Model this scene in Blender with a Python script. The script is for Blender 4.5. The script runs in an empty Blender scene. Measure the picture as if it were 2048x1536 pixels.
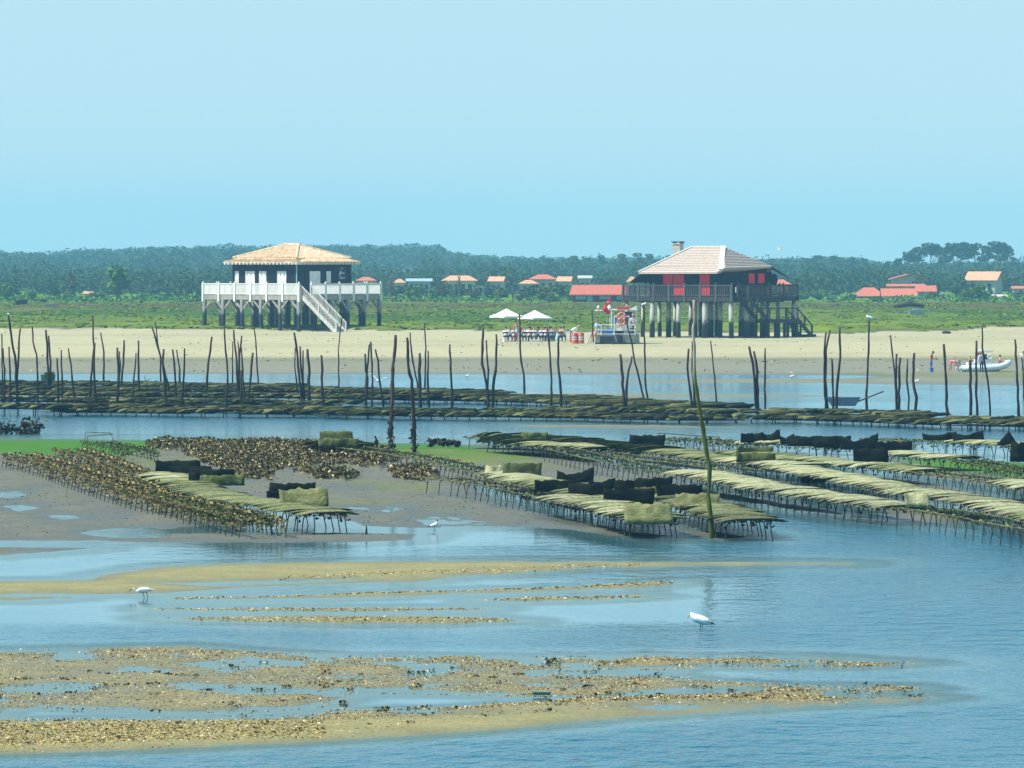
import bpy, math, random
import numpy as np
from mathutils import Vector, Matrix
R = math.radians
random.seed(7); rng = np.random.default_rng(11)
S = bpy.context.scene; C = S.collection
# ------------------------------------------------------------ camera
F = 12000.0; HC = 7.3; YH = 525.0; CX = 1024.0; CY = 768.0      # photo pixels (2048 x 1536)
PITCH = math.atan((CY-YH)/F)
cd = bpy.data.cameras.new("camera"); cam = bpy.data.objects.new("camera", cd); C.objects.link(cam)
cd.sensor_width = 36; cd.lens = F/2048*36; cd.clip_start = 1; cd.clip_end = 20000
cam.location = (0, 0, HC); cam.rotation_euler = (R(90)-PITCH, 0, 0); S.camera = cam
# ------------------------------------------------------------ world, sun, exposure
SUN_EL, SUN_AZ = 55.0, 256.0        # azimuth clockwise from +Y (north): sun high on the left, slightly behind the camera
w = bpy.data.worlds.new("World"); S.world = w; w.use_nodes = True
nt = w.node_tree; bg = nt.nodes["Background"]
sky = nt.nodes.new("ShaderNodeTexSky"); sky.sky_type = 'NISHITA'; sky.sun_disc = False
sky.sun_elevation = R(SUN_EL); sky.sun_rotation = R(SUN_AZ)
sky.air_density = 1.0; sky.dust_density = 0.6; sky.ozone_density = 1.0
# summer-haze sky: the physical sky blended with the pale blue seen low over the bay
_tc = nt.nodes.new("ShaderNodeTexCoord"); _sp = nt.nodes.new("ShaderNodeSeparateXYZ"); _rp = nt.nodes.new("ShaderNodeValToRGB")
nt.links.new(_tc.outputs["Generated"], _sp.inputs[0]); nt.links.new(_sp.outputs[2], _rp.inputs[0])
_e = _rp.color_ramp.elements
for _p, _c in ((0.0, (.52, .82, .93)), (.018, (.51, .83, .93)), (.062, (.41, .90, .955)), (.12, (.21, .64, .90)), (.26, (.06, .36, .76)), (1.0, (.07, .24, .55))):
    _x = _e[0] if _p == 0 else (_e[1] if _p == 1 else _e.new(_p)); _x.position = _p; _x.color = (*_c, 1)
_sc = nt.nodes.new("ShaderNodeVectorMath"); _sc.operation = 'SCALE'; _sc.inputs[3].default_value = 6.2
nt.links.new(_rp.outputs[0], _sc.inputs[0])
tint = nt.nodes.new("ShaderNodeMix"); tint.data_type = 'RGBA'; tint.inputs[0].default_value = .88
nt.links.new(sky.outputs[0], tint.inputs[6]); nt.links.new(_sc.outputs[0], tint.inputs[7]); nt.links.new(tint.outputs[2], bg.inputs[0])
bg.inputs[1].default_value = 0.105
sl = bpy.data.lights.new("sun", 'SUN'); sl.energy = 4.7; sl.angle = R(0.53); sl.color = (1.0, 0.965, 0.88)
so = bpy.data.objects.new("sun", sl); C.objects.link(so)
_el, _az = R(SUN_EL), R(SUN_AZ)
to_sun = Vector((math.sin(_az)*math.cos(_el), math.cos(_az)*math.cos(_el), math.sin(_el)))
so.rotation_euler = to_sun.to_track_quat('Z', 'Y').to_euler(); so.location = (0, 0, 60)
S.view_settings.view_transform = 'Standard'; S.view_settings.look = 'None'
S.view_settings.exposure = 0.6; S.view_settings.gamma = 1.0
S.cycles.max_bounces = 6; S.cycles.volume_bounces = 2; S.cycles.transparent_max_bounces = 12
S.cycles.caustics_reflective = False; S.cycles.caustics_refractive = False

# ------------------------------------------------------------ projection helpers (photo pixel -> place on the ground)
_s, _c = math.sin(PITCH), math.cos(PITCH)
def ray(px, py):
    u = (px-CX)/F; v = -(py-CY)/F
    return u, _c+v*_s, -_s+v*_c
def P(px, py, z=0.0):
    a, b, c = ray(px, py); t = (z-HC)/c
    return Vector((a*t, b*t, z))
def PY(px, py, Y):
    a, b, c = ray(px, py); t = Y/b
    return Vector((a*t, Y, HC+c*t))
def PXM(D): return F/D          # photo pixels per metre at distance D

# ------------------------------------------------------------ noise (numpy)
_perm = np.random.default_rng(3).random((256, 256))
def vnoise(x, y):
    xi = np.floor(x).astype(int); yi = np.floor(y).astype(int); fx = x-xi; fy = y-yi
    fx = fx*fx*(3-2*fx); fy = fy*fy*(3-2*fy)
    g = lambda a, b: _perm[a & 255, b & 255]
    return (g(xi, yi)*(1-fx)+g(xi+1, yi)*fx)*(1-fy)+(g(xi, yi+1)*(1-fx)+g(xi+1, yi+1)*fx)*fy
def fbm(x, y, o=4):
    s = 0; a = 0.5; t = 0
    for i in range(o):
        s = s+a*vnoise(x*2**i+17.3*i, y*2**i+5.1*i); t += a; a *= .5
    return s/t
def sstep(a, b, x):
    t = np.clip((x-a)/(b-a), 0, 1); return t*t*(3-2*t)
def polysd(px, py, pts, sx=0.12):
    """signed distance (photo px, x squeezed) to a closed polygon, positive inside"""
    pts = np.array(pts, float); n = len(pts); X = px*sx; Yv = py
    d = np.full(px.shape, 1e9); ins = np.zeros(px.shape, bool)
    for i in range(n):
        ax, ay = pts[i]; bx, by = pts[(i+1) % n]; ax *= sx; bx *= sx
        ex, ey = bx-ax, by-ay; L = ex*ex+ey*ey+1e-12
        t = np.clip(((X-ax)*ex+(Yv-ay)*ey)/L, 0, 1)
        d = np.minimum(d, np.hypot(X-ax-t*ex, Yv-ay-t*ey))
        if ay != by:
            c = ((ay > Yv) != (by > Yv)) & (X < (bx-ax)*(Yv-ay)/(by-ay)+ax); ins ^= c
    return np.where(ins, d, -d)

# ------------------------------------------------------------ object helpers
def props(o, label=None, cat=None, group=None, kind=None):
    if label: o["label"] = label
    if cat: o["category"] = cat
    if group: o["group"] = group
    if kind: o["kind"] = kind
    return o
def empty(name, loc, rz=0, **k):
    o = bpy.data.objects.new(name, None); C.objects.link(o); o.location = loc
    o.rotation_euler = (0, 0, rz); o.empty_display_size = .2; return props(o, **k)
def meshobj(name, me, mats, parent=None, loc=(0, 0, 0), **k):
    o = bpy.data.objects.new(name, me); C.objects.link(o); o.location = loc
    for m in (mats if isinstance(mats, (list, tuple)) else [mats]):
        if len(me.materials) < (len(mats) if isinstance(mats, (list, tuple)) else 1): me.materials.append(m)
    if parent: o.parent = parent
    return props(o, **k)
def npmesh(name, V, Fq, smooth=False):
    me = bpy.data.meshes.new(name); V = np.asarray(V, np.float32); Fq = np.asarray(Fq, np.int32)
    n = Fq.shape[1]; me.vertices.add(len(V)); me.vertices.foreach_set("co", V.ravel())
    me.loops.add(Fq.size); me.loops.foreach_set("vertex_index", Fq.ravel())
    me.polygons.add(len(Fq)); me.polygons.foreach_set("loop_start", np.arange(0, Fq.size, n, dtype=np.int32))
    me.polygons.foreach_set("loop_total", np.full(len(Fq), n, np.int32))
    if smooth: me.polygons.foreach_set("use_smooth", np.ones(len(Fq), bool))
    me.update(calc_edges=True); return me
class MB:
    """collects shapes, then links them as one mesh object"""
    def __init__(s): s.v = []; s.f = []; s.m = []
    def add(s, V, Fs, mi=0):
        o = len(s.v); s.v += [tuple(p) for p in V]; s.f += [tuple(i+o for i in f) for f in Fs]; s.m += [mi]*len(Fs); return s
    def box(s, c, d, rz=0, mi=0, M=None):
        x, y, z = d[0]/2, d[1]/2, d[2]/2; ca, sa = math.cos(rz), math.sin(rz); V = []
        for k in (-z, z):
            for (i, j) in ((-x, -y), (x, -y), (x, y), (-x, y)):
                V.append(Vector((c[0]+i*ca-j*sa, c[1]+i*sa+j*ca, c[2]+k)))
        if M: V = [M @ p for p in V]
        return s.add(V, [(3, 2, 1, 0), (4, 5, 6, 7), (0, 1, 5, 4), (1, 2, 6, 5), (2, 3, 7, 6), (3, 0, 4, 7)], mi)
    def beam(s, a, b, wx, wz, mi=0):
        a = Vector(a); b = Vector(b); d = (b-a); L = d.length; d.normalize()
        side = d.cross(Vector((0, 0, 1)));
        if side.length < 1e-4: side = Vector((1, 0, 0))
        side.normalize(); up = side.cross(d).normalized(); V = []
        for p in (a, b):
            for (i, j) in ((-1, -1), (1, -1), (1, 1), (-1, 1)): V.append(p+side*i*wx/2+up*j*wz/2)
        return s.add(V, [(0, 1, 2, 3), (7, 6, 5, 4), (0, 4, 5, 1), (1, 5, 6, 2), (2, 6, 7, 3), (3, 7, 4, 0)], mi)
    def tube(s, pts, rad, n=8, mi=0, caps=True):
        pts = [Vector(p) for p in pts]; rad = rad if isinstance(rad, (list, tuple)) else [rad]*len(pts); V = []; Fs = []
        for i, p in enumerate(pts):
            d = (pts[min(i+1, len(pts)-1)]-pts[max(i-1, 0)]).normalized()
            a = d.cross(Vector((0, 1, 0.13)));
            if a.length < .05: a = d.cross(Vector((1, 0, 0)))
            a.normalize(); b = d.cross(a).normalized()
            for k in range(n):
                t = 2*math.pi*k/n; V.append(p+(a*math.cos(t)+b*math.sin(t))*rad[i])
        for i in range(len(pts)-1):
            for k in range(n): Fs.append((i*n+k, i*n+(k+1) % n, (i+1)*n+(k+1) % n, (i+1)*n+k))
        if caps: Fs.append(tuple(range(n-1, -1, -1))); Fs.append(tuple((len(pts)-1)*n+k for k in range(n)))
        return s.add(V, Fs, mi)
    def ell(s, c, r, n=10, m=7, M=None, mi=0):
        V = []; Fs = []
        for i in range(m+1):
            ph = math.pi*i/m
            for k in range(n):
                t = 2*math.pi*k/n
                p = Vector((r[0]*math.sin(ph)*math.cos(t), r[1]*math.sin(ph)*math.sin(t), r[2]*math.cos(ph)))
                V.append((M @ p if M else p)+Vector(c))
        for i in range(m):
            for k in range(n): Fs.append((i*n+k, (i+1)*n+k, (i+1)*n+(k+1) % n, i*n+(k+1) % n))
        return s.add(V, Fs, mi)
    def mesh(s, name, smooth=False):
        me = bpy.data.meshes.new(name); me.from_pydata(s.v, [], s.f); me.polygons.foreach_set("material_index", s.m)
        if smooth: me.polygons.foreach_set("use_smooth", [True]*len(s.f))
        me.update(); return me
    def build(s, name, mat, parent=None, smooth=False, **k):
        return meshobj(name, s.mesh(name, smooth), mat, parent, **k)
def copy_tree(o, parent=None):
    c = o.copy(); C.objects.link(c)
    if parent: c.parent = parent
    for ch in o.children: copy_tree(ch, c)
    return c

# ------------------------------------------------------------ materials
def nodes(name):
    m = bpy.data.materials.new(name); m.use_nodes = True; n = m.node_tree
    return m, n, n.nodes["Principled BSDF"]
def N(n, t, **k):
    x = n.nodes.new(t)
    for a, b in k.items(): setattr(x, a, b)
    return x
def mixc(n, a, b, f, bt='MIX'):
    x = N(n, "ShaderNodeMix", data_type='RGBA', blend_type=bt)
    for i, v in ((0, f), (6, a), (7, b)):
        if isinstance(v, (int, float)): x.inputs[i].default_value = v
        elif isinstance(v, tuple): x.inputs[i].default_value = (*v[:3], 1)
        else: n.links.new(v, x.inputs[i])
    return x.outputs[2]
def mrange(n, v, a, b, c=0.0, d=1.0):
    x = N(n, "ShaderNodeMapRange"); x.inputs[1].default_value = a; x.inputs[2].default_value = b
    x.inputs[3].default_value = c; x.inputs[4].default_value = d; n.links.new(v, x.inputs[0]); return x.outputs[0]
def noise(n, scale, detail=4, vec=None, rough=.55):
    x = N(n, "ShaderNodeTexNoise"); x.inputs["Scale"].default_value = scale; x.inputs["Detail"].default_value = detail
    x.inputs["Roughness"].default_value = rough
    if vec is not None: n.links.new(vec, x.inputs["Vector"])
    return x.outputs[0]
def mat(name, c1, c2=None, scale=3.0, rough=.8, stretch=(1, 1, 1), bump=0.0, rnd=0.0, metal=0.0, island=0.0, lo=.35, hi=.65, spec=.4):
    m, n, b = nodes(name); tc = N(n, "ShaderNodeTexCoord"); mp = N(n, "ShaderNodeMapping")
    mp.inputs["Scale"].default_value = stretch; n.links.new(tc.outputs["Object"], mp.inputs[0]); v = mp.outputs[0]
    oi = N(n, "ShaderNodeObjectInfo")
    ad = N(n, "ShaderNodeVectorMath", operation='ADD'); n.links.new(v, ad.inputs[0])
    cm = N(n, "ShaderNodeCombineXYZ"); ml = N(n, "ShaderNodeMath", operation='MULTIPLY'); ml.inputs[1].default_value = 37
    n.links.new(oi.outputs["Random"], ml.inputs[0]); n.links.new(ml.outputs[0], cm.inputs[0]); n.links.new(cm.outputs[0], ad.inputs[1]); v = ad.outputs[0]
    c2 = c2 or tuple(x*.8 for x in c1)
    ns = noise(n, scale, 5, v); col = mixc(n, c1, c2, mrange(n, ns, lo, hi))
    if rnd:
        k = mrange(n, oi.outputs["Random"], 0, 1, 1-rnd, 1+rnd); g = N(n, "ShaderNodeVectorMath", operation='SCALE')
        n.links.new(col, g.inputs[0]); n.links.new(k, g.inputs[3]); col = g.outputs[0]
    if island:
        ge = N(n, "ShaderNodeNewGeometry"); k = mrange(n, ge.outputs["Random Per Island"], 0, 1, 1-island, 1+island)
        g = N(n, "ShaderNodeVectorMath", operation='SCALE'); n.links.new(col, g.inputs[0]); n.links.new(k, g.inputs[3]); col = g.outputs[0]
    n.links.new(col, b.inputs["Base Color"]); b.inputs["Roughness"].default_value = rough
    b.inputs["Metallic"].default_value = metal; b.inputs["Specular IOR Level"].default_value = spec
    if bump:
        bp = N(n, "ShaderNodeBump"); bp.inputs["Strength"].default_value = bump; bp.inputs["Distance"].default_value = .05
        n.links.new(noise(n, scale*4, 4, v), bp.inputs["Height"]); n.links.new(bp.outputs[0], b.inputs["Normal"])
    return m
def ramp_island(name, cols, rough=.7, scale=6):
    """each loose piece of the mesh takes its own colour from the ramp"""
    m, n, b = nodes(name); ge = N(n, "ShaderNodeNewGeometry"); r = N(n, "ShaderNodeValToRGB"); r.color_ramp.interpolation = 'LINEAR'
    e = r.color_ramp.elements
    while len(e) < len(cols): e.new(.5)
    for i, (p, c) in enumerate(cols): e[i].position = p; e[i].color = (*c, 1)
    n.links.new(ge.outputs["Random Per Island"], r.inputs[0])
    tc = N(n, "ShaderNodeTexCoord"); k = mrange(n, noise(n, scale, 4, tc.outputs["Object"]), .3, .7, .7, 1.25)
    g = N(n, "ShaderNodeVectorMath", operation='SCALE'); n.links.new(r.outputs[0], g.inputs[0]); n.links.new(k, g.inputs[3])
    n.links.new(g.outputs[0], b.inputs["Base Color"]); b.inputs["Roughness"].default_value = rough; b.inputs["Specular IOR Level"].default_value = .12
    return m
MT = {}
#@@GROUND
# ------------------------------------------------------------ ground and water
LAND = [
 # shell bank and lower sand spit
 [(-700,1298),(0,1301),(150,1297),(380,1293),(560,1306),(700,1311),(1040,1313),(1300,1312),(1500,1312),(1650,1315),(1850,1325),(1700,1333),(1560,1332),(1400,1334),(1300,1345),(1400,1362),(1600,1372),(1820,1372),(1860,1378),(1700,1388),(1720,1393),(1850,1392),(1890,1395),(1800,1404),(1500,1420),(1200,1441),(950,1463),(700,1480),(450,1491),(300,1500),(0,1509),(-700,1530)],
 # long sand bar
 [(-700,1168),(0,1163),(180,1160),(200,1151),(330,1134),(500,1127),(700,1123),(1000,1122),(1500,1124),(1700,1126.5),(1500,1130),(1250,1134),(1100,1141),(950,1151),(820,1163),(700,1166),(560,1171),(430,1178),(330,1186),(150,1188),(-700,1192)],
 [(-500,1193),(0,1193),(100,1193),(135,1195),(60,1200),(-500,1202)],
 [(350,1197),(520,1194),(700,1189),(900,1182),(1150,1175),(1240,1169),(1345,1163),(1330,1168),(1290,1174),(1100,1181),(950,1186),(700,1194),(500,1198)],
 [(970,1200),(1100,1195),(1280,1191),(1300,1193),(1200,1198),(1050,1202)],
 [(310,1218),(500,1217),(700,1217),(980,1218),(700,1222),(400,1221)],
 [(310,1236),(500,1233),(700,1232),(960,1234),(1040,1241),(900,1246),(700,1246),(400,1240)],
 # mud flat with the racks
 [(-700,872),(0,877),(400,880),(640,882),(940,889),(1200,892),(1400,897),(1600,905),(1800,914),(2048,925),(2700,945),(2700,1052),(2048,1036),(1960,1040),(1900,1047),(1830,1043),(1700,1031),(1620,1022),(1536,1012),(1440,997),(1400,1003),(1330,1012),(1330,1035),(1400,1060),(1500,1074),(1440,1078),(1370,1070),(1300,1076),(1230,1072),(1150,1060),(1060,1054),(1000,1052),(900,1054),(850,1056),(700,1052),(560,1050),(420,1052),(360,1056),(310,1062),(330,1067),(500,1066),(700,1066),(838,1068),(820,1079),(700,1085),(600,1086),(430,1084),(130,1082),(0,1081),(-700,1076)],
 # strip of mud at far left in the near channel
 [(-300,1093),(0,1094),(130,1094),(190,1096),(60,1107),(0,1110),(-300,1112)],
 # beach and everything behind it
 [(-2500,747),(0,748),(600,748),(1024,749),(1500,750),(1710,751),(1760,753),(1690,757),(1500,758),(1200,760),(1250,764),(1500,766),(1640,766),(1800,769),(2048,771),(4500,780),(4500,560),(-2500,560)],
 [(1000,789),(1150,787),(1500,789),(1760,793),(1500,794),(1150,794)],
 [(-300,789),(60,786),(400,789),(640,792),(300,797),(-300,796)],
 [(1024,850),(1300,850),(1500,855),(1300,858),(1100,856)],
]
POOLS = [
 [(160,1066),(230,1058),(300,1056),(320,1060),(330,1070),(310,1075),(230,1075)],
 [(300,1165),(420,1165),(560,1160),(700,1158),(740,1160),(560,1169),(420,1173)],
 [(0,1420),(60,1416),(300,1420),(350,1428),(600,1420),(700,1408),(760,1403),(620,1432),(300,1436),(80,1438),(0,1436)],
 [(700,1386),(900,1390),(1050,1393),(1200,1392),(1100,1404),(880,1416),(700,1421),(650,1412)],
 [(1110,1398),(1250,1385),(1400,1372),(1560,1374),(1500,1386),(1300,1393)],
 [(380,1296),(560,1296),(720,1305),(760,1309),(560,1304),(400,1302)],
 [(380,1372),(500,1376),(560,1382),(470,1384),(390,1380)],[(50,1372),(130,1372),(160,1376),(60,1378)],
 [(1100,1345),(1350,1340),(1560,1345),(1400,1352),(1150,1352)],
 [(400,1326),(480,1325),(560,1330),(450,1334)],
 [(0,985),(30,983),(55,990),(20,996),(0,996)],[(20,1014),(45,1010),(70,1016),(35,1022)],[(90,1030),(150,1031),(165,1037),(120,1040)],
 [(690,1013),(760,1016),(740,1020),(700,1018)],[(830,1040),(880,1040),(930,1046),(850,1050)],
 [(430,975),(560,1010),(660,1035),(720,1050),(560,1052),(460,1020),(400,1000)],
 [(950,970),(1080,1005),(1200,1030),(1330,1055),(1400,1072),(1290,1068),(1180,1050),(1060,1022),(960,985)],
 [(1150,905),(1400,940),(1300,945),(1200,925)],
 [(1400,925),(1560,945),(1750,975),(1900,1000),(2048,1020),(2300,1060),(2048,1042),(1850,1015),(1700,985),(1560,962),(1420,940)],
 [(1350,958),(1500,978),(1700,1012),(1800,1030),(1700,1026),(1560,1005),(1430,984)],
 [(1400,905),(1600,920),(1800,945),(2048,985),(2048,1002),(1850,965),(1650,940),(1450,920)],
 [(1620,908),(1790,915),(1760,922),(1650,918)],
]
def macro_z(py):      # broad rise of the shore
    return np.interp(py, [560, 600, 650, 658, 664, 720, 748, 752], [.90, .95, 0.92, .80, 0.55, 0.16, 0.0, 0.0])
MARSH = [(-2500,657),(0,657),(300,658),(520,660),(900,661),(985,664),(1100,661),(1200,667),(1280,667),(1330,664),(1500,667),(1590,665),(1640,667),(1700,668),(1760,665),(1830,664),(1900,661),(1980,655),(2100,653),(4500,650),(4500,500),(-2500,500)]
REEF = [[(285,893),(350,888),(450,890),(560,892),(640,893),(700,898),(780,906),(800,918),(790,926),(720,932),(640,930),(560,940),(520,943),(470,930),(440,925),(470,915),(400,908),(330,905),(290,900)],
        [(370,905),(460,915),(510,935),(545,950),(540,965),(480,958),(420,930),(370,912)],
        [(590,948),(660,946),(650,955),(600,953)],[(640,955),(700,948),(715,958),(690,968),(640,962)],
        [(780,942),(860,945),(880,958),(840,966),(780,955)],[(640,900),(770,915),(760,940),(700,935),(640,925)]]
ALGAE = [([(-700,870),(300,878),(640,880),(940,888),(1000,900),(1100,915),(1000,925),(860,920),(640,900),(300,905),(280,915),(0,912),(-700,905)],1.0,14,1),
         ([(640,888),(1000,905),(1150,935),(1050,940),(850,925)],.7,10,0),
         ([(1750,905),(2300,925),(2300,965),(2048,960),(1850,940)],.9,9,1),
         ([(1580,948),(1750,965),(1800,985),(1700,980),(1590,962)],.8,5,1),
         ([(690,962),(860,970),(880,984),(760,984),(690,974)],.6,6,0),([(600,1001),(860,1003),(800,1012),(640,1010)],.55,4,0),
         ([(830,1014),(930,1016),(960,1024),(850,1020)],.6,3,0),([(300,905),(420,925),(300,935),(150,905)],.6,8,0),
         ([(-2500,716),(0,719),(1000,720),(2048,718),(4500,716),(4500,724),(2048,722),(1000,725),(0,725),(-2500,724)],.55,4,0),
         ([(1660,747),(1800,744),(2500,742),(2500,757),(1900,757),(1720,753)],.6,4,0),
         ([(1840,712),(2600,708),(2600,722),(1900,722)],.5,4,0)]
def field(px, py, X, Y):
    sd = np.full(px.shape, -1e9)
    jit = (fbm(X*.9, Y*.25, 4)-.5)*5*np.clip((py-700)/300, .25, 1)
    for p in LAND: sd = np.maximum(sd, polysd(px, py, p))
    for p in POOLS: sd = np.minimum(sd, -polysd(px, py, p))
    sd = sd+jit
    z = np.where(sd > 0, np.minimum(sd, 9)*.0042, np.maximum(sd, -30)*.006)
    near = sstep(770, 860, py)
    # puddled shell bank
    bank = sstep(1285, 1300, py)*sstep(1445, 1425, py+np.clip((px-900)*.03, -8, 40))*(sd > 0)
    z = z-bank*np.clip(sd, 0, 4)/4*.024+bank*(fbm(X*.75+9, Y*.55, 5)-.515)*.10*sstep(0, 3, sd)
    flat = sstep(895, 930, py)*sstep(1082, 1070, py)*(sd > 0)
    z = z+flat*((fbm(X*.6+3, Y*.16+8, 5)-.52)*.09)*sstep(0, 5, sd)
    z = z+near*(fbm(X*3.1, Y*1.6, 3)-.5)*.012
    reef = np.full(px.shape, -1e9)
    for p in REEF: reef = np.maximum(reef, polysd(px, py, p, .3)+(fbm(X*1.5, Y*.6, 4)-.5)*14)
    return sd, z, reef
def build_ground():
    pys = np.concatenate([[60000, 9000, 4200, 2800, 2200, 1900], np.arange(1760, 640, -1.5), np.arange(640, 598, -1.2), [596, 590, 585, 578, 570, 562, 554, 546, 540, 535, 531]])
    pxs = np.concatenate([[-9000, -4500, -2500, -1500, -900, -500], np.arange(-280, 2330, 3.4), [2550, 2950, 3550, 4550, 6550, 11000]])
    PX, PYY = np.meshgrid(pxs, pys); mz = macro_z(PYY); mz = np.where(PYY < 600, .90, mz)
    v = -(PYY-CY)/F; c = -_s+v*_c; t = (mz-HC)/c; X = (PX-CX)/F*t; Y = (_c+v*_s)*t
    sd, z, reef = field(PX, PYY, X, Y)
    land = PYY < 752
    marsh = polysd(PX, PYY, MARSH, .12)+(fbm(X*.25, Y*.06, 4)-.5)*5
    z = np.where(PYY < 745, np.maximum(z, 0), z)
    hm = sstep(-.6, 1.2, marsh)
    z = z+mz+hm*(.12+(fbm(X*.35, Y*.12, 4)-.35)*.45*np.clip(1+marsh*.2, 0, 1))*(PYY < 690)
    rh = sstep(-1, 5, reef); z = z+rh*(.07+.20*fbm(X*2.2, Y*1.5, 3))
    V = np.stack([X, Y, z], -1).reshape(-1, 3); nr, nc = PX.shape
    i = np.arange(nr*nc).reshape(nr, nc); Fq = np.stack([i[:-1, :-1], i[:-1, 1:], i[1:, 1:], i[1:, :-1]], -1).reshape(-1, 4)
    me = npmesh("ground", V, Fq, True)
    # surface colours
    def lerp(a, b, t): return a+(b-a)*t[..., None]
    n1 = fbm(X*.12, Y*.03, 4); n2 = fbm(X*1.1, Y*.5, 4)
    mud = np.array([.135, .138, .105]); gold = np.array([.275, .245, .105]); pale = np.array([.40, .37, .215]); grey = np.array([.205, .205, .145])
    col = np.ones(PX.shape+(3,))*mud
    col = lerp(col, gold, sstep(1100, 1120, PYY)*np.ones(PX.shape))
    col = lerp(col, np.array([.245, .215, .11]), sstep(1290, 1300, PYY)*sstep(1440, 1420, PYY+np.clip((PX-900)*.03, -8, 40))*.8*np.ones(PX.shape))
    col = lerp(col, pale, sstep(722, 712, PYY)); col = lerp(col, grey, sstep(712, 724, PYY)*sstep(800, 790, PYY))
    col = lerp(col, gold*1.05, sstep(755, 757, PYY)*sstep(860, 850, PYY)*sstep(2000, 1500, PX)*.7)
    # faint bands along the beach
    col = col*(1-.11*sstep(.42, .66, fbm(X*.03+3, Y*.05, 5))*sstep(735, 700, PYY)*sstep(655, 665, PYY))[..., None]
    for p, s_, soft, strong in ALGAE:
        a = polysd(PX, PYY, p, .12); a = sstep(-soft*.3, soft*.5, a+(n2-.5)*soft*1.2)*s_
        a = a*sstep(.25, .55, fbm(X*.8+4, Y*.3, 4)+.25*strong)
        col = lerp(col, np.array([.050, .165, .0]) if strong else np.array([.15, .17, .04]), a)
    col = lerp(col, np.array([.085, .065, .028]), rh)
    g1 = np.array([.145, .205, .030]); g2 = np.array([.058, .125, .022]); g3 = np.array([.17, .15, .06]); g4 = np.array([.21, .26, .045])
    gm = np.ones(PX.shape+(3,))*g2
    gm = lerp(gm, g1, sstep(.42, .6, fbm(X*.05+8, Y*.012, 5)))
    gm = lerp(gm, g4, sstep(646, 652, PYY+(n1-.5)*10)*.75)
    gm = lerp(gm, g3, sstep(.45, .6, fbm(X*.03+2, Y*.006+3, 5))*sstep(640, 625, PYY))
    gm = lerp(gm, np.array([.115, .085, .045]), sstep(624, 618, PYY+(n1-.5)*8)*sstep(606, 611, PYY+(n1-.5)*4)*.8)
    gm = lerp(gm, np.array([.13, .27, .04]), sstep(609, 605, PYY+(n1-.5)*4))
    gm = gm*np.array([.82, .88, .18])*.84*(.62+.76*fbm(X*.5, Y*.10, 4))[..., None]
    col = lerp(col, gm, hm*(PYY < 690)); col = lerp(col, np.array([.035, .045, .014]), sstep(-1.0, -.2, marsh)*sstep(1.2, .3, marsh)*(PYY < 690)*.85)  # marsh, then a dark bank face with the bank's shadow painted into it
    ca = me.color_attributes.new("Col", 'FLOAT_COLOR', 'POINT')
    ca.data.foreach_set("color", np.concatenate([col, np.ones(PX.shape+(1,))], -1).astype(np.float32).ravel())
    m, n, b = nodes("ground_surface")
    at = N(n, "ShaderNodeAttribute", attribute_name="Col"); geo = N(n, "ShaderNodeNewGeometry"); sp = N(n, "ShaderNodeSeparateXYZ")
    n.links.new(geo.outputs["Position"], sp.inputs[0]); pos = geo.outputs["Position"]
    wet = mrange(n, sp.outputs[2], .0, .05, 1.0, 0.0)
    k = mrange(n, noise(n, 13, 6, pos, .7), .3, .7, .58, 1.32)
    k2 = mrange(n, noise(n, .8, 5, pos, .6), .3, .7, .84, 1.12)
    mm = N(n, "ShaderNodeMath", operation='MULTIPLY'); n.links.new(k, mm.inputs[0]); n.links.new(k2, mm.inputs[1])
    g = N(n, "ShaderNodeVectorMath", operation='SCALE'); n.links.new(at.outputs["Color"], g.inputs[0]); n.links.new(mm.outputs[0], g.inputs[3])
    col2 = mixc(n, g.outputs[0], (.62, .66, .68), wet, 'MULTIPLY'); n.links.new(col2, b.inputs["Base Color"])
    n.links.new(mrange(n, wet, 0, 1, .85, .42), b.inputs["Roughness"]); n.links.new(mrange(n, wet, 0, 1, .1, .38), b.inputs["Specular IOR Level"])
    bp = N(n, "ShaderNodeBump"); bp.inputs["Strength"].default_value = .7; bp.inputs["Distance"].default_value = .03
    n.links.new(noise(n, 5, 6, pos, .7), bp.inputs["Height"]); n.links.new(bp.outputs[0], b.inputs["Normal"])
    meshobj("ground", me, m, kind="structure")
    # water sheet with its depth
    rs = slice(0, nr, 2); cs = slice(0, nc, 2)
    keep = pys[rs] > 738
    Xw = X[rs, cs][keep]; Yw = Y[rs, cs][keep]; dep = -z[rs, cs][keep]; r2, c2 = Xw.shape
    V = np.stack([Xw, Yw, np.zeros_like(Xw)], -1).reshape(-1, 3); i = np.arange(r2*c2).reshape(r2, c2)
    me = npmesh("water", V, np.stack([i[:-1, :-1], i[:-1, 1:], i[1:, 1:], i[1:, :-1]], -1).reshape(-1, 4), True)
    a = me.attributes.new("depth", 'FLOAT', 'POINT'); a.data.foreach_set("value", dep.astype(np.float32).ravel())
    PXw = PX[rs, cs][keep]; PYw = PYY[rs, cs][keep]
    rip = np.clip(sstep(1430, 1500, PYw+np.clip((PXw-900)*.03, -15, 40))+sstep(1350, 1800, PXw)*sstep(1085, 1150, PYw)*.75+sstep(1085, 1105, PYw)*sstep(1165, 1140, PYw)*.35*sstep(500, 1100, PXw)
                  +sstep(1240, 1262, PYw)*sstep(1310, 1285, PYw)*.45+sstep(1200, 1400, PXw)*sstep(1020, 1075, PYw)*sstep(1115, 1090, PYw)*.6+.05, 0, 1)
    rip = np.where(PYw < 890, .42, rip)
    a = me.attributes.new("ripple", 'FLOAT', 'POINT'); a.data.foreach_set("value", rip.astype(np.float32).ravel())
    m, n, b = nodes("water_surface"); geo = N(n, "ShaderNodeNewGeometry"); pos = geo.outputs["Position"]
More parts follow.
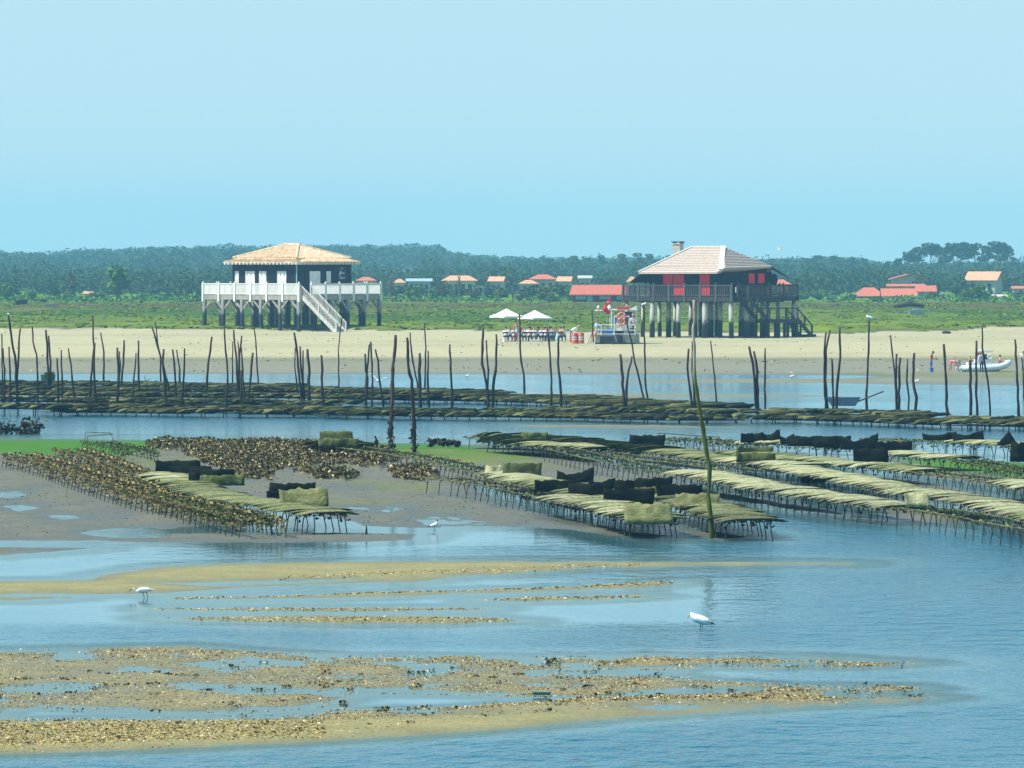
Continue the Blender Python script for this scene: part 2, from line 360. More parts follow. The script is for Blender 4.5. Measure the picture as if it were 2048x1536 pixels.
    dp = N(n, "ShaderNodeAttribute", attribute_name="depth").outputs["Fac"]; rp = N(n, "ShaderNodeAttribute", attribute_name="ripple").outputs["Fac"]
    mp = N(n, "ShaderNodeMapping"); mp.inputs["Scale"].default_value = (.10, .035, 1); n.links.new(pos, mp.inputs[0])
    band = mrange(n, noise(n, 1.0, 4, mp.outputs[0]), .35, .65, .35, 1.3)
    rb = N(n, "ShaderNodeMath", operation='MULTIPLY'); n.links.new(band, rb.inputs[0]); n.links.new(rp, rb.inputs[1])
    body = mixc(n, (.08, .19, .20), (.0, .095, .15), mrange(n, dp, .0, .14))
    n.links.new(body, b.inputs["Base Color"]); b.inputs["IOR"].default_value = 1.333; b.inputs["Specular IOR Level"].default_value = .5
    n.links.new(mrange(n, rb.outputs[0], 0, 1, .05, .16), b.inputs["Roughness"])
    bp = N(n, "ShaderNodeBump"); bp.inputs["Distance"].default_value = .05
    n.links.new(mrange(n, rb.outputs[0], 0, 1, .04, .8), bp.inputs["Strength"])
    mp2 = N(n, "ShaderNodeMapping"); mp2.inputs["Scale"].default_value = (1.0, .55, 1); n.links.new(pos, mp2.inputs[0])
    n.links.new(noise(n, 4.5, 5, mp2.outputs[0], .62), bp.inputs["Height"])
    bq = N(n, "ShaderNodeBump"); bq.inputs["Distance"].default_value = .5; n.links.new(mrange(n, rb.outputs[0], 0, 1, .0, 1.0), bq.inputs["Strength"])
    n.links.new(noise(n, 1.5, 4, mp2.outputs[0], .6), bq.inputs["Height"]); n.links.new(bq.outputs[0], bp.inputs["Normal"]); n.links.new(bp.outputs[0], b.inputs["Normal"])
    tr = N(n, "ShaderNodeBsdfTransparent"); tr.inputs[0].default_value = (.80, .93, .95, 1)
    lw = N(n, "ShaderNodeFresnel"); lw.inputs[0].default_value = 1.333
    # shallow water lets the bed show between the reflections
    mx = N(n, "ShaderNodeMixShader"); cl = N(n, "ShaderNodeMath", operation='MAXIMUM')
    n.links.new(mrange(n, dp, .0, .075, .25, 1.0), cl.inputs[0]); n.links.new(lw.outputs[0], cl.inputs[1])
    n.links.new(cl.outputs[0], mx.inputs[0]); n.links.new(tr.outputs[0], mx.inputs[1]); n.links.new(b.outputs[0], mx.inputs[2])
    n.links.new(mx.outputs[0], n.nodes["Material Output"].inputs[0])
    meshobj("water", me, m, kind="structure")
    from mathutils.bvhtree import BVHTree
    return X, Y, z, PX, PYY, reef
GX, GY, GZ, GPX, GPY, GREEF = build_ground()
def gz(px, py):
    """height of the ground seen at this photo pixel"""
    j = int(np.argmin(abs(GPX[0]-px))); i = int(np.argmin(abs(GPY[:, 0]-py))); return float(GZ[i, j])
def GP(px, py):
    j = int(np.argmin(abs(GPX[0]-px))); i = int(np.argmin(abs(GPY[:, 0]-py)))
    mz = float(macro_z(py)); p = P(px, py, mz); p.z = float(GZ[i, j]); return p
# ------------------------------------------------------------ vegetation
MT['leaf'] = ramp_island("pine_leaf", [(0, (.028, .060, .022)), (.5, (.042, .082, .026)), (1, (.062, .105, .034))])
MT['shrub'] = ramp_island("shrub_leaf", [(0, (.05, .11, .02)), (.5, (.09, .19, .03)), (1, (.15, .27, .05))])
MT['shrub_y'] = ramp_island("shrub_yellow_leaf", [(0, (.06, .10, .02)), (.5, (.14, .19, .03)), (1, (.24, .27, .06))])
MT['shrub_b'] = ramp_island("shrub_dull_leaf", [(0, (.07, .08, .035)), (.5, (.12, .13, .05)), (1, (.19, .17, .09))])
MT['bark'] = mat("bark", (.10, .075, .055), (.17, .14, .11), 4, .9)
MT['grass'] = ramp_island("marsh_grass_blade", [(0, (.022, .055, 0)), (.5, (.075, .13, .002)), (.85, (.15, .20, .006)), (1, (.19, .17, .02))], .9, .3)
def leafquads(cen, rad, n, size, r, shell=.55, flat=.6):
    """n leaf clumps in every ellipsoid (cen k,3; rad k,3)"""
    k = len(cen); d = r.normal(size=(k, n, 3)); d /= np.linalg.norm(d, axis=-1, keepdims=True)
    rr = r.random((k, n, 1))**(1/3); rr = shell+(1-shell)*rr; p = (cen[:, None]+d*rr*rad[:, None]).reshape(-1, 3)
    m = len(p); a = r.normal(size=(m, 3)); a[:, 2] *= flat; a /= np.linalg.norm(a, axis=1, keepdims=True)
    b = np.cross(a, r.normal(size=(m, 3))); b /= np.linalg.norm(b, axis=1, keepdims=True)
    s = (size*(.6+.8*r.random((m, 1)))); s2 = s*(.4+.5*r.random((m, 1)))
    V = np.stack([p-a*s-b*s2*.4, p+a*s*.3-b*s2, p+a*s+b*s2*.3, p-a*s*.2+b*s2], 1).reshape(-1, 3)
    return V
def quads(V): return np.arange(len(V)).reshape(-1, 4)
def crown_mesh(name, cen, rad, n, size, seed, **k):
    V = leafquads(np.array(cen, float), np.array(rad, float), n, size, np.random.default_rng(seed), **k); return npmesh(name, V, quads(V))
def pine_proto(seed, H=10.0, W=5.0, trunk=.42):
    r = random.Random(seed); root = empty("pine_tree", (0, 0, 0)); mb = MB()
    pts = [(0, 0, -1)]; x = y = 0
    for i in range(1, 6): x += r.uniform(-.25, .25); y += r.uniform(-.25, .25); pts.append((x, y, H*.85*i/5))
    mb.tube(pts, [.24, .2, .18, .15, .11, .05], 7); cen = []; rad = []
    for i in range(8 if trunk > .45 else 11):
        a = r.uniform(0, 6.28); t = r.uniform(trunk if trunk < .45 else trunk+.12, .95); rr = W*.5*(1-.65*abs(t-.62)/.4)*r.uniform(.2, .9)
        c = (x*t+math.cos(a)*rr, y*t+math.sin(a)*rr, H*t+.3); cen.append(c); s = r.uniform(.5, .95)*W*.27; rad.append((s*1.2, s*1.2, s*(.62 if trunk < .45 else .42)))
        mb.tube([(x*t, y*t, H*t*.86), c], [.09, .03], 5)
    mb.build("trunk", MT['bark'], root); meshobj("crown", crown_mesh("crown", cen, rad, 130, W*.052, seed), MT['leaf'], root); return root
HILL_GZ = .9
SKYX = [-400, 0, 50, 90, 120, 170, 250, 330, 400, 480, 560, 620, 700, 760, 830, 860, 890, 905, 935, 1000, 1040, 1100, 1150, 1200, 1250, 1300, 1400, 1530, 1600, 1650, 1720, 1745, 1760, 1800, 2048, 2500]
SKYY = [500, 503, 505, 503, 498, 497, 497, 492, 489, 487, 489, 486, 488, 488, 486, 488, 497, 501, 510, 512, 513, 516, 513, 518, 514, 516, 515, 518, 516, 513, 516, 519, 530, 527, 524, 522]
def hillz(x, y):
    px = CX+x/y*F; t = np.clip((y-2000)/1600, 0, 1)
    top = HC+(YH-np.interp(px, SKYX, SKYY))/F*3550-13.5
    return HILL_GZ+np.maximum(top-HILL_GZ, 0)*t**1.1
def build_hills():
    xs = np.linspace(-420, 420, 90); ys = np.linspace(1650, 4150, 60); X, Y = np.meshgrid(xs*1.0, ys); X = X*Y/1900*1.25
    Z = hillz(X, Y)-.35*(Y < 1720); i = np.arange(X.size).reshape(X.shape)
    me = npmesh("hills", np.stack([X, Y, Z], -1).reshape(-1, 3), np.stack([i[:-1, :-1], i[:-1, 1:], i[1:, 1:], i[1:, :-1]], -1).reshape(-1, 4), True)
    meshobj("hills", me, mat("hill_ground", (.05, .08, .03), (.09, .10, .04), .05, .9), kind="structure")
    cen = []; rad = []; r = random.Random(5)
    for k in range(2600):
        D = 2000+1600*r.random()**.8; px = r.uniform(-420, 2480); x = (px-CX)/F*D
        if D < 2120 and 700 < px and r.random() < .6: continue
        g = float(hillz(np.float64(x), np.float64(D))); h = r.uniform(9.6, 13.6)*(1.0 if px < 1750 else .8); W = r.uniform(3.4, 6.0)
        if r.random() < .08: h += 1.2
        h = min(h, (HC+(YH-float(np.interp(px, SKYX, SKYY)))/F*D-g)*r.uniform(.80, 1.03))
        for j in range(3):
            cen.append((x+r.uniform(-.7, .7)*W*.6, D+r.uniform(-.8, .8), g+h-W*.45-r.uniform(0, h*.42)*(j > 0)))
            rad.append((W*r.uniform(.5, .75), W*.6, W*r.uniform(.38, .55)))
    V0 = leafquads(np.array(cen), np.array(rad), 56, .5, np.random.default_rng(9), shell=.7); cen = []; rad = []
    for k in range(2600):
        D = 1075+800*r.random(); px = r.uniform(-420, 2480); x = (px-CX)/F*D; q = float(fbm(np.float64(px*.01+5), np.float64(D*.02), 3))
        if D < 1120 and q < .5: continue
        h = r.uniform(1.8, 4.6)*(.7+q*.6)*(1+(D-1075)/900); W = r.uniform(1.4, 3.2)
        for j in range(2): cen.append((x+r.uniform(-.5, .5)*W, D, HILL_GZ+h*(.42+.2*j))); rad.append((W*.7, W*.6, h*.42))
    for hx, hw, ht in ((732,34,575),(799,30,574),(838,50,576),(919,66,573),(992,30,574),(1057,40,574),(1086,50,573),(1128,30,573),(1170,30,566),(1264,24,573),(1560,40,576),(1962,60,580),(2042,30,588),(1812,60,596)):
        for j in range(7):
            D = 1048+r.uniform(-6, 6); px = hx+hw*r.uniform(-.6, .6); x = (px-CX)/F*D; h = PY(px, ht+r.uniform(-3, 9), D).z-HILL_GZ
            if h < .5: continue
            for t in (.3, .68): cen.append((x, D, HILL_GZ+h*t)); rad.append((r.uniform(.6, 1.2), .8, h*.34))
    V = np.concatenate([V0, leafquads(np.array(cen), np.array(rad), 60, .27, np.random.default_rng(19), shell=.6)])
    meshobj("distant_forest", npmesh("distant_forest", V, quads(V)), MT['leaf'], kind="stuff")
build_hills()
def put(o, px, py_base, py_top, H, z=None, rz=None, wx=1.0, D=None, **k):
    """stand o (native height H) on the ground at D, its top reaching photo row py_top"""
    base = P(px, py_base, HILL_GZ) if D is None else Vector(((px-CX)/F*D, D, HILL_GZ))
    top = PY(px, py_top, base.y).z; s = (top-base.z)/H
    o.location = base; o.scale = (s*wx, s*wx, s); o.rotation_euler = (0, 0, rz if rz is not None else px*1.7); return props(o, **k)
ORD = ["first", "second", "third", "fourth", "fifth", "sixth", "seventh", "eighth", "ninth", "tenth", "11th", "12th", "13th", "14th", "15th", "16th", "17th", "18th", "19th", "20th"]
def ordi(n):
    if n < 20: return ORD[n]
    m = n+1; return f"{m}{'th' if 10 < m % 100 < 14 else {1: 'st', 2: 'nd', 3: 'rd'}.get(m % 10, 'th')}"
protos = [pine_proto(21, 10, 5, .5), pine_proto(22, 10, 6.2, .58), pine_proto(23, 10, 5, .34), pine_proto(24, 10, 6.5, .5)]
# (px, top row, width factor, prototype, distance)
PINES = [(1104,514,1.2,2,1215),(1148,507,1.2,2,1210),(1176,512,1.1,2,1230),(1206,511,1.1,0,1205),(1240,503,1.3,2,1200),(1272,501,1.3,2,1190),(1302,508,1.1,0,1215),(1335,506,1.1,2,1220),
 (1545,513,1.2,2,1205),(1578,515,1.2,2,1215),(1612,512,1.1,2,1195),(1640,506,1.3,2,1190),(1672,512,1.2,0,1210),(1702,511,1.2,2,1195),(1730,513,1.2,2,1185),(1748,524,.9,2,1200),
 (1776,524,.8,1,1150),(1798,518,.9,1,1160),(1816,505,.9,1,1140),(1838,496,.9,3,1150),(1860,488,1.0,1,1145),(1884,497,.9,3,1165),(1905,488,1.0,1,1150),(1926,487,.9,3,1140),(1950,489,1.0,1,1155),
 (1972,494,.9,3,1150),(1993,485,1.0,1,1145),(2012,493,.8,3,1160),(2026,514,1.0,0,1150),(2052,510,1.2,2,1140),(2090,505,1.2,2,1150),(1925,520,1.3,2,1190),(1965,522,1.3,2,1190),(1880,522,1.2,0,1195),(1995,521,1.3,2,1185)]
PINES.sort(); used = set(); gcount = {}
for i, (px, top, wx, pi, D) in enumerate(PINES):
    if pi in used: o = copy_tree(protos[pi])
    else: o = protos[pi]; used.add(pi)
    zone = 0 if px < 1400 else (1 if px < 1760 else 2); c = gcount.get(zone, 0); gcount[zone] = c+1
    where = ["in the line left of the dark stilt cabin", "between the dark cabin and the gap in the trees", "in the tall umbrella pine grove behind the right villas"][zone]
    put(o, px, 0, top, 10, D=D*1.5, wx=wx, label=f"{ordi(c)} pine from the left {where}", cat="pine tree", group="pines on the shore behind the marsh")
def bush(name, px, yb, yt, w, mk, label, cat="bush", seed=0, bare=False, n=70, group=None):
    base = P(px, yb, HILL_GZ); D = base.y; s = D/F; H = (yb-yt)*s; W = w*s; r = random.Random(seed+int(px)); root = empty(name, base, label=label, cat=cat, group=group); mb = MB(); cen = []; rad = []
    nc = 9
    for i in range(nc):
        a = r.uniform(0, 6.28); q = r.uniform(.1, .62); t = r.uniform(.18, .8) if not bare else r.uniform(.4, .9)
        k = math.sqrt(max(.1, 1-(abs(t-.3)/.75)**2)); c = (math.cos(a)*q*W*.5*k, math.sin(a)*q*W*.5*k, t*H)
        cen.append(c); e = r.uniform(.7, 1.1)*min(W, H)*.24; rad.append((e*1.2, e*1.2, e)); mb.tube([(0, 0, -.3), (c[0]*.3, c[1]*.3, H*t*.5), c], [.12, .07, .025], 5)
    if bare:
        for i in range(16):
            a = r.uniform(0, 6.28); t = r.uniform(.3, .75); p = Vector((r.uniform(-.1, .1), 0, H*t)); q = p+Vector((math.cos(a)*W*.42, math.sin(a)*W*.42, H*(.22)*r.uniform(.5, 1.3)))
            mb.tube([p, (p+q)/2+Vector((0, 0, .15)), q], [.08, .05, .02], 5)
        mb.tube([(0, 0, -.3), (.1, 0, H*.5), (-.05, 0, H)], [.2, .14, .03], 6)
    mb.build("trunk", MT['bark'], root)
    if n: meshobj("crown", crown_mesh("crown", cen, rad, n, max(.16, H*.07), seed+5, shell=.5), MT[mk], root)
    return root
bush("bush", 1095, 607, 571, 66, 'shrub_y', "large round dark green bush beside the red roofed shed", n=160)
bush("bush", 1140, 604, 574, 50, 'shrub', "bright green bush behind the left end of the red roofed shed")
bush("bush", 828, 603, 569, 70, 'shrub', "dark green bush nearest the white cabin on its right")
bush("bush", 868, 603, 574, 60, 'shrub', "low wide green bush left of the bare trunk in the marsh")
bush("bush", 995, 602, 578, 40, 'shrub_y', "small olive bush behind the left parasol"); bush("bush", 945, 603, 581, 44, 'shrub_b', "dull brown green bush just right of the bare trunk")
bush("bush", 1045, 603, 584, 40, 'shrub_b', "dull low bush left of the large round bush")
bush("bush", 12, 601, 560, 60, 'shrub', "green bush at the left edge of the marsh"); bush("bush", 58, 602, 578, 56, 'shrub', "low green bush near the left edge of the marsh")
bush("bush", 135, 602, 582, 50, 'shrub_y', "low olive bush below the thin bare tree"); bush("bush", 290, 602, 581, 56, 'shrub', "low green bush right of the round topped marsh tree")
bush("bush", 330, 602, 584, 60, 'shrub', "low green bush halfway between the marsh tree and the white cabin"); bush("bush", 195, 602, 584, 50, 'shrub_y', "low bush left of the round topped marsh tree")
bush("bush", 1955, 605, 567, 96, 'shrub', "large green bush below the villa at the right edge", n=110); bush("bush", 1640, 603, 580, 56, 'shrub', "green bush between the dark cabin and the red roofed villas")
bush("bush", 1606, 603, 584, 40, 'shrub', "dark green bush right behind the dark cabin terrace"); bush("bush", 1700, 604, 588, 50, 'shrub', "low green bush left of the red hip roof")
bush("bush", 1760, 606, 592, 80, 'shrub', "low green bush in front of the red hip roof"); bush("bush", 1865, 605, 582, 44, 'shrub', "green bush at the right end of the long red roofs")
bush("bush", 1926, 560, 549, 20, 'leaf', "small round tree in front of the far right villa", cat="tree"); bush("bush", 2038, 606, 590, 60, 'shrub_y', "bright green bush at the right edge of the marsh")
bush("marsh_tree", 237, 602, 537, 54, 'shrub', "round topped airy tree standing alone in the left marsh", cat="tree", bare=True, n=60)
bush("marsh_tree", 148, 600, 546, 26, 'shrub_b', "thin reddish nearly bare tree in the left marsh", cat="tree", bare=True, n=22)
bush("bare_tree", 780, 604, 541, 26, 'shrub_b', "bare forked tree just right of the white cabin", cat="tree", bare=True, n=0)
bush("bare_tree", 918, 603, 546, 12, 'shrub_b', "straight dark dead trunk left of the parasols", cat="tree", bare=True, n=0)
bush("bare_tree", 887, 603, 562, 30, 'shrub_b', "short brownish bare tree beside the straight dead trunk", cat="tree", bare=True, n=14)
bush("bare_tree", 1026, 604, 574, 14, 'shrub_b', "stubby dead trunk left of the large round bush", cat="tree", bare=True, n=0)
bush("bare_tree", 956, 603, 576, 8, 'shrub_b', "short thin dead trunk right of the straight dead trunk", cat="tree", bare=True, n=0)
def scatter_veg():
    r = np.random.default_rng(31); n = 1500; px = r.uniform(-350, 2400, n); py = r.uniform(598, 606, n); cen = []; rad = []
    for a, b in zip(px, py):
        if fbm(np.float64(a*.012), np.float64(3.3), 3) < .40: continue
        p = P(a, b, 1.05); h = r.uniform(.35, .95); cen.append((p.x, p.y, 1.0+h*.4)); rad.append((h*1.6, h*1.2, h*.7))
    V = leafquads(np.array(cen), np.array(rad), 26, .24, r, shell=.4)
    meshobj("marsh_shrubs", npmesh("marsh_shrubs", V, quads(V)), MT['shrub'], kind="stuff")
    n = 70000; px = r.uniform(-300, 2350, n); py = 603+58*r.random(n)**.9
    ok = polysd(px, py, MARSH, .12) > -.3; ok &= fbm(px*.02, py*.2, 4)+r.random(n)*.22 > .50; px = px[ok]; py = py[ok]
    mz = macro_z(py); v = -(py-CY)/F; t = (mz-HC)/(-_s+v*_c); X = (px-CX)/F*t; Y = (_c+v*_s)*t
    h = (.06+.17*r.random(len(X)))*np.interp(py, [600, 640, 662], [1.3, 1.0, .8]); wd = .08+.26*r.random(len(X)); g = mz+.10; a = r.uniform(-.6, .6, len(X)); dx = np.cos(a)*wd; dy = np.sin(a)*wd; l = r.uniform(-.2, .2, len(X)); b = r.uniform(-.1, .5, len(X))
    V = np.stack([np.stack([X-dx, Y-dy, g-.1], -1), np.stack([X+dx, Y+dy, g-.1], -1), np.stack([X+dx*.6+l, Y+dy+b, g+h], -1), np.stack([X-dx*.5+l, Y-dy+b, g+h*.8], -1)], 1).reshape(-1, 3)
    meshobj("marsh_grass", npmesh("marsh_grass", V, quads(V)), MT['grass'], kind="stuff")
scatter_veg()
# ------------------------------------------------------------ villas, shed
MT['white'] = mat("white_render", (.78, .77, .73), (.70, .69, .66), 1.5, .8); MT['cream'] = mat("cream_render", (.70, .62, .50), None, 1, .8)
MT['tile'] = mat("terracotta_tile", (.58, .17, .10), (.48, .12, .07), 3, .8, (1, 1, 1), .4); MT['tile_o'] = mat("faded_tile", (.68, .38, .22), (.56, .27, .16), 3, .8, bump=.4)
MT['glass'] = mat("window_dark", (.04, .05, .06), None, 2, .2); MT['shed'] = mat("dark_red_board", (.14, .035, .035), (.09, .025, .03), 3, .8, (1, 1, .1)); MT['bluegrey'] = mat("blue_grey_panel", (.33, .46, .52), (.28, .40, .47), 2, .7)
def house(px, w, eave, ridge, base, D, kind, wallm, roofm, label, nwin=3, depth=None, rz=0.0, hipf=.3):
    s = D/F; W = w*s; dp = depth or W*.7; zb = PY(px, base, D).z; ze = PY(px, eave, D).z; zr = PY(px, ridge, D).z; zb = min(zb, HILL_GZ-.1)
    root = empty("house", ((px-CX)/F*D, D, zb), rz, label=label, cat="house", group="tile roofed houses on the far shore"); h = ze-zb; rr = zr-zb; o = W*.05+.25
    wb = MB(); wb.box((0, dp/2, h/2), (W, dp, h)); rb = MB(); x = W/2+o; y0 = -o; y1 = dp+o; ym = dp/2; t = .12
    if kind == 'hip':
        q = W*hipf; A = [(-x, y0, h), (x, y0, h), (x, y1, h), (-x, y1, h), (-W/2+q, ym, rr), (W/2-q, ym, rr)]; B = [(a, b, c-t) for a, b, c in A[:4]]
        rb.add(A+B, [(0, 1, 5, 4), (1, 2, 5), (2, 3, 4, 5), (3, 0, 4), (0, 6, 7, 1), (1, 7, 8, 2), (2, 8, 9, 3), (3, 9, 6, 0), (6, 9, 8, 7)])
    elif kind == 'side':
        A = [(-x, y0, h), (x, y0, h), (x, ym, rr), (-x, ym, rr), (x, y1, h), (-x, y1, h)]; B = [(a, b, c-t) for a, b, c in A]
        rb.add(A+B, [(0, 1, 2, 3), (3, 2, 4, 5), (7, 6, 9, 8), (8, 9, 11, 10), (0, 6, 7, 1), (5, 4, 10, 11), (1, 7, 8, 2), (2, 8, 10, 4), (0, 3, 9, 6), (3, 5, 11, 9)])
        for sx in (-1, 1): wb.add([(sx*W/2, 0, h), (sx*W/2, dp, h), (sx*W/2, ym, rr-t-.05), (sx*(W/2-.2), 0, h), (sx*(W/2-.2), dp, h), (sx*(W/2-.2), ym, rr-t-.05)], [(0, 1, 2), (5, 4, 3), (0, 2, 5, 3), (1, 4, 5, 2)])
    else:
        A = [(-x, y0, h), (0, y0, rr), (x, y0, h), (-x, y1, h), (0, y1, rr), (x, y1, h)]; B = [(a, b, c-t) for a, b, c in A]
        rb.add(A+B, [(0, 1, 4, 3), (1, 2, 5, 4), (6, 9, 10, 7), (7, 10, 11, 8), (0, 6, 7, 1), (1, 7, 8, 2), (3, 4, 10, 9), (4, 5, 11, 10), (0, 3, 9, 6), (2, 8, 11, 5)])
        wb.add([(-W/2, 0, h), (W/2, 0, h), (0, 0, rr-t), (-W/2, .2, h), (W/2, .2, h), (0, .2, rr-t)], [(0, 1, 2), (5, 4, 3), (0, 2, 5, 3), (1, 4, 5, 2)])
    wb.build("wall", wallm, root); rb.build("roof", roofm, root)
    for i in range(nwin):
        m = MB(); m.box(((i+.5)/nwin*W*.9-W*.45, -.03, h*.62), (W*.09+.2, .08, min(1.1, h*.4))); m.build("window", MT['glass'], root)
    return root
MT['white_h'] = mat("weathered_render", (.50, .49, .46), (.38, .38, .36), .6, .9); WH, TL, TO = MT['white_h'], MT['tile'], MT['tile_o']
house(1817, 62, 558, 548, 592, 1080, 'front', WH, TL, "white two storey villa with gable front below the pine grove", 3, depth=6)
house(1812, 66, 572, 568, 594, 1074, 'side', WH, TL, "white porch wing with red lean roof in front of the gabled villa", 0, depth=1.5)
house(1739, 54, 592, 575, 600, 1055, 'hip', WH, TL, "low house with bright red hip roof, leftmost of the right villas", 3)
house(1798, 60, 592, 577, 600, 1050, 'side', WH, TL, "long low red roofed house in front of the gabled villa", 3)
house(1852, 34, 583, 571, 599, 1062, 'side', WH, TL, "small red roofed house at the right end of the villa row", 2)
house(1962, 58, 560, 543, 590, 1100, 'side', WH, TO, "white villa with faded orange roof standing high near the right edge", 3, depth=5, rz=-.35)
house(2042, 30, 577, 572, 600, 1090, 'side', WH, TL, "small house cut by the right edge of the photo", 1)
house(1560, 36, 568, 559, 598, 1075, 'hip', MT['cream'], TL, "red hip roofed house right behind the dark cabin terrace", 2)
house(919, 62, 561, 551, 592, 1080, 'hip', MT['cream'], TO, "wide faded roof house behind the straight dead trunk", 4, hipf=.2)
house(992, 26, 562, 553, 592, 1085, 'side', WH, TO, "small faded roof house right of the wide roofed one", 2, rz=-.3)
house(1057, 32, 567, 560, 592, 1076, 'hip', WH, TO, "low pale roofed house left of the dull red roofed one", 2)
house(1086, 48, 558, 549, 590, 1095, 'hip', WH, TL, "dull red roofed house right behind the large round bush", 3)
house(1128, 24, 562, 553, 592, 1085, 'side', WH, TO, "narrow pale roofed house just left of the red roofed shed", 2, rz=-.3)
house(1170, 22, 556, 551, 592, 1088, 'side', WH, WH, "tall pale house above the roof of the red shed", 2)
house(1264, 16, 563, 553, 592, 1085, 'hip', WH, TO, "tiny faded roof house touching the dark cabin terrace", 1)
house(732, 34, 561, 554, 592, 1082, 'hip', MT['cream'], TL, "pinkish roofed house right beside the white cabin roof", 2)
house(799, 18, 565, 558, 592, 1082, 'hip', WH, TO, "small orange roofed house right of the bare forked tree", 1)
house(838, 44, 562, 557, 592, 1086, 'side', WH, MT['bluegrey'], "long pale grey roofed house above the dark green bushes", 4)
house(961, 13, 575, 571, 596, 1070, 'front', WH, WH, "tiny white hut between the dead trunks", 1)
house(176, 14, 587, 583, 597, 1040, 'side', WH, TO, "tiny pale hut right of the thin bare marsh tree", 1)
house(1885, 12, 590, 586, 602, 1040, 'front', WH, WH, "small white hut left of the large right bush", 1)
house(2000, 24, 594, 589, 604, 1035, 'side', MT['cream'], MT['cream'], "pale low hut right of the large right bush", 1)
def shed():
    D = P(1200, 607, .95).y; s = D/F; L = 112*s; root = empty("fisherman_shed", ((1200-CX)/F*D, D, .95), label="long dark red shed with bright red tile roof left of the dark cabin", cat="shed")
    h = (607-589)*s; rr = (607-570)*s; d = 4.2; W = L
    m = MB(); m.box((0, d/2, h/2), (W, d, h)); m.add([(W/2, 0, h), (W/2, d, h), (W/2, d/2, rr-.15), (-W/2, 0, h), (-W/2, d, h), (-W/2, d/2, rr-.15)], [(0, 1, 2), (5, 4, 3)]); m.build("wall", MT['shed'], root)
    m = MB(); x = W/2+.15; A = [(-x-.25, -.5, h-.02), (x, -.5, h-.02), (x, d/2, rr), (-x+.25, d/2, rr), (x, d+.3, h), (-x-.25, d+.3, h)]; B = [(a, b, c-.14) for a, b, c in A]
    m.add(A+B, [(0, 1, 2, 3), (3, 2, 4, 5), (7, 6, 9, 8), (8, 9, 11, 10), (0, 6, 7, 1), (5, 4, 10, 11), (1, 7, 8, 2), (2, 8, 10, 4), (0, 3, 9, 6), (3, 5, 11, 9)])
    for k in range(int(W/.35)): m.beam((-x+.35*k, -.52, h+.0), (-x+.3+.35*k*.985, d/2, rr+.02), .12, .05)
    m.build("roof", TL, root)
    for x0, w, z0, z1, nm, mt in ((-.38, .19, .45, .86, "window", 'bluegrey'), (-.2, .1, .02, .9, "door", 'bluegrey'), (.05, .2, .5, .85, "window", 'bluegrey'), (.33, .12, .45, .85, "window", 'bluegrey')):
        q = MB(); q.box((x0*W+w*W*.2, -.04, h*(z0+z1)/2), (w*W, .1, h*(z1-z0))); q.build(nm, MT[mt], root)
shed()
# ------------------------------------------------------------ stilt cabins
MT['black'] = mat("tarred_board", (.012, .013, .018), (.022, .022, .028), 6, .75, (1, 1, .08), spec=.08)
MT['whitepaint'] = mat("white_paint", (.82, .83, .80), (.70, .72, .70), 4, .6); MT['greywood'] = mat("weathered_wood", (.42, .40, .36), (.24, .23, .20), 5, .85, (1, 1, .2), .3)
MT['darkwood'] = mat("dark_stained_wood", (.022, .022, .022), (.05, .05, .045), 6, .85, (1, 1, .2)); MT['red'] = mat("red_shutter_paint", (.85, .02, .035), (.70, .015, .03), 5, .6, (1, 1, .15))
MT['tan_tile'] = mat("sun_bleached_tile", (.74, .60, .40), (.58, .37, .20), 2.6, .85, (1, 1, 1), .5, lo=.42, hi=.6); MT['shingle'] = mat("weathered_shingle", (.56, .47, .40), (.42, .34, .28), 5, .9, (1, 1, 2.5), .4)
MT['ridge'] = mat("pale_ridge_cap", (.80, .76, .70), None, 4, .8); MT['stone'] = mat("pale_chimney_render", (.46, .44, .38), (.34, .32, .28), 4, .9)
def tidal(name, top, mid, low, z1, z2):
    m, n, b = nodes(name); geo = N(n, "ShaderNodeNewGeometry"); sp = N(n, "ShaderNodeSeparateXYZ"); n.links.new(geo.outputs["Position"], sp.inputs[0])
    ns = noise(n, 2.2, 4, geo.outputs["Position"]); ad = N(n, "ShaderNodeMath", operation='MULTIPLY_ADD'); ad.inputs[1].default_value = 1.4; n.links.new(ns, ad.inputs[0]); n.links.new(sp.outputs[2], ad.inputs[2])
    c = mixc(n, low, mid, mrange(n, ad.outputs[0], z1+.55, z1+.95)); c = mixc(n, c, top, mrange(n, ad.outputs[0], z2+.5, z2+1.1))
    k = mrange(n, noise(n, 14, 4, geo.outputs["Position"]), .3, .7, .75, 1.2); g = N(n, "ShaderNodeVectorMath", operation='SCALE'); n.links.new(c, g.inputs[0]); n.links.new(k, g.inputs[3])
    n.links.new(g.outputs[0], b.inputs["Base Color"]); b.inputs["Roughness"].default_value = .85; return m
MT['pile_w'] = tidal("tide_marked_pile", (.34, .335, .30), (.26, .27, .25), (.012, .014, .02), 2.35, 3.2)
MT['pile_d'] = tidal("mossy_round_pile", (.20, .19, .17), (.40, .41, .36), (.014, .020, .013), 2.0, 3.3)
MT['darkblue'] = mat("navy_board", (.012, .02, .05), None, 3, .6)
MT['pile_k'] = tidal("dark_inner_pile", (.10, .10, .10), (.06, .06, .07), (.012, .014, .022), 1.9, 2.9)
MT['railgrey'] = mat("grey_rail_wood", (.055, .06, .065), (.10, .105, .10), 5, .85)
MT['stairwood'] = mat("sunlit_stair_wood", (.66, .65, .60), (.42, .41, .37), 5, .85, (1, 1, .2))  # stair wood paler than the deck: sunlight on it put into the colour
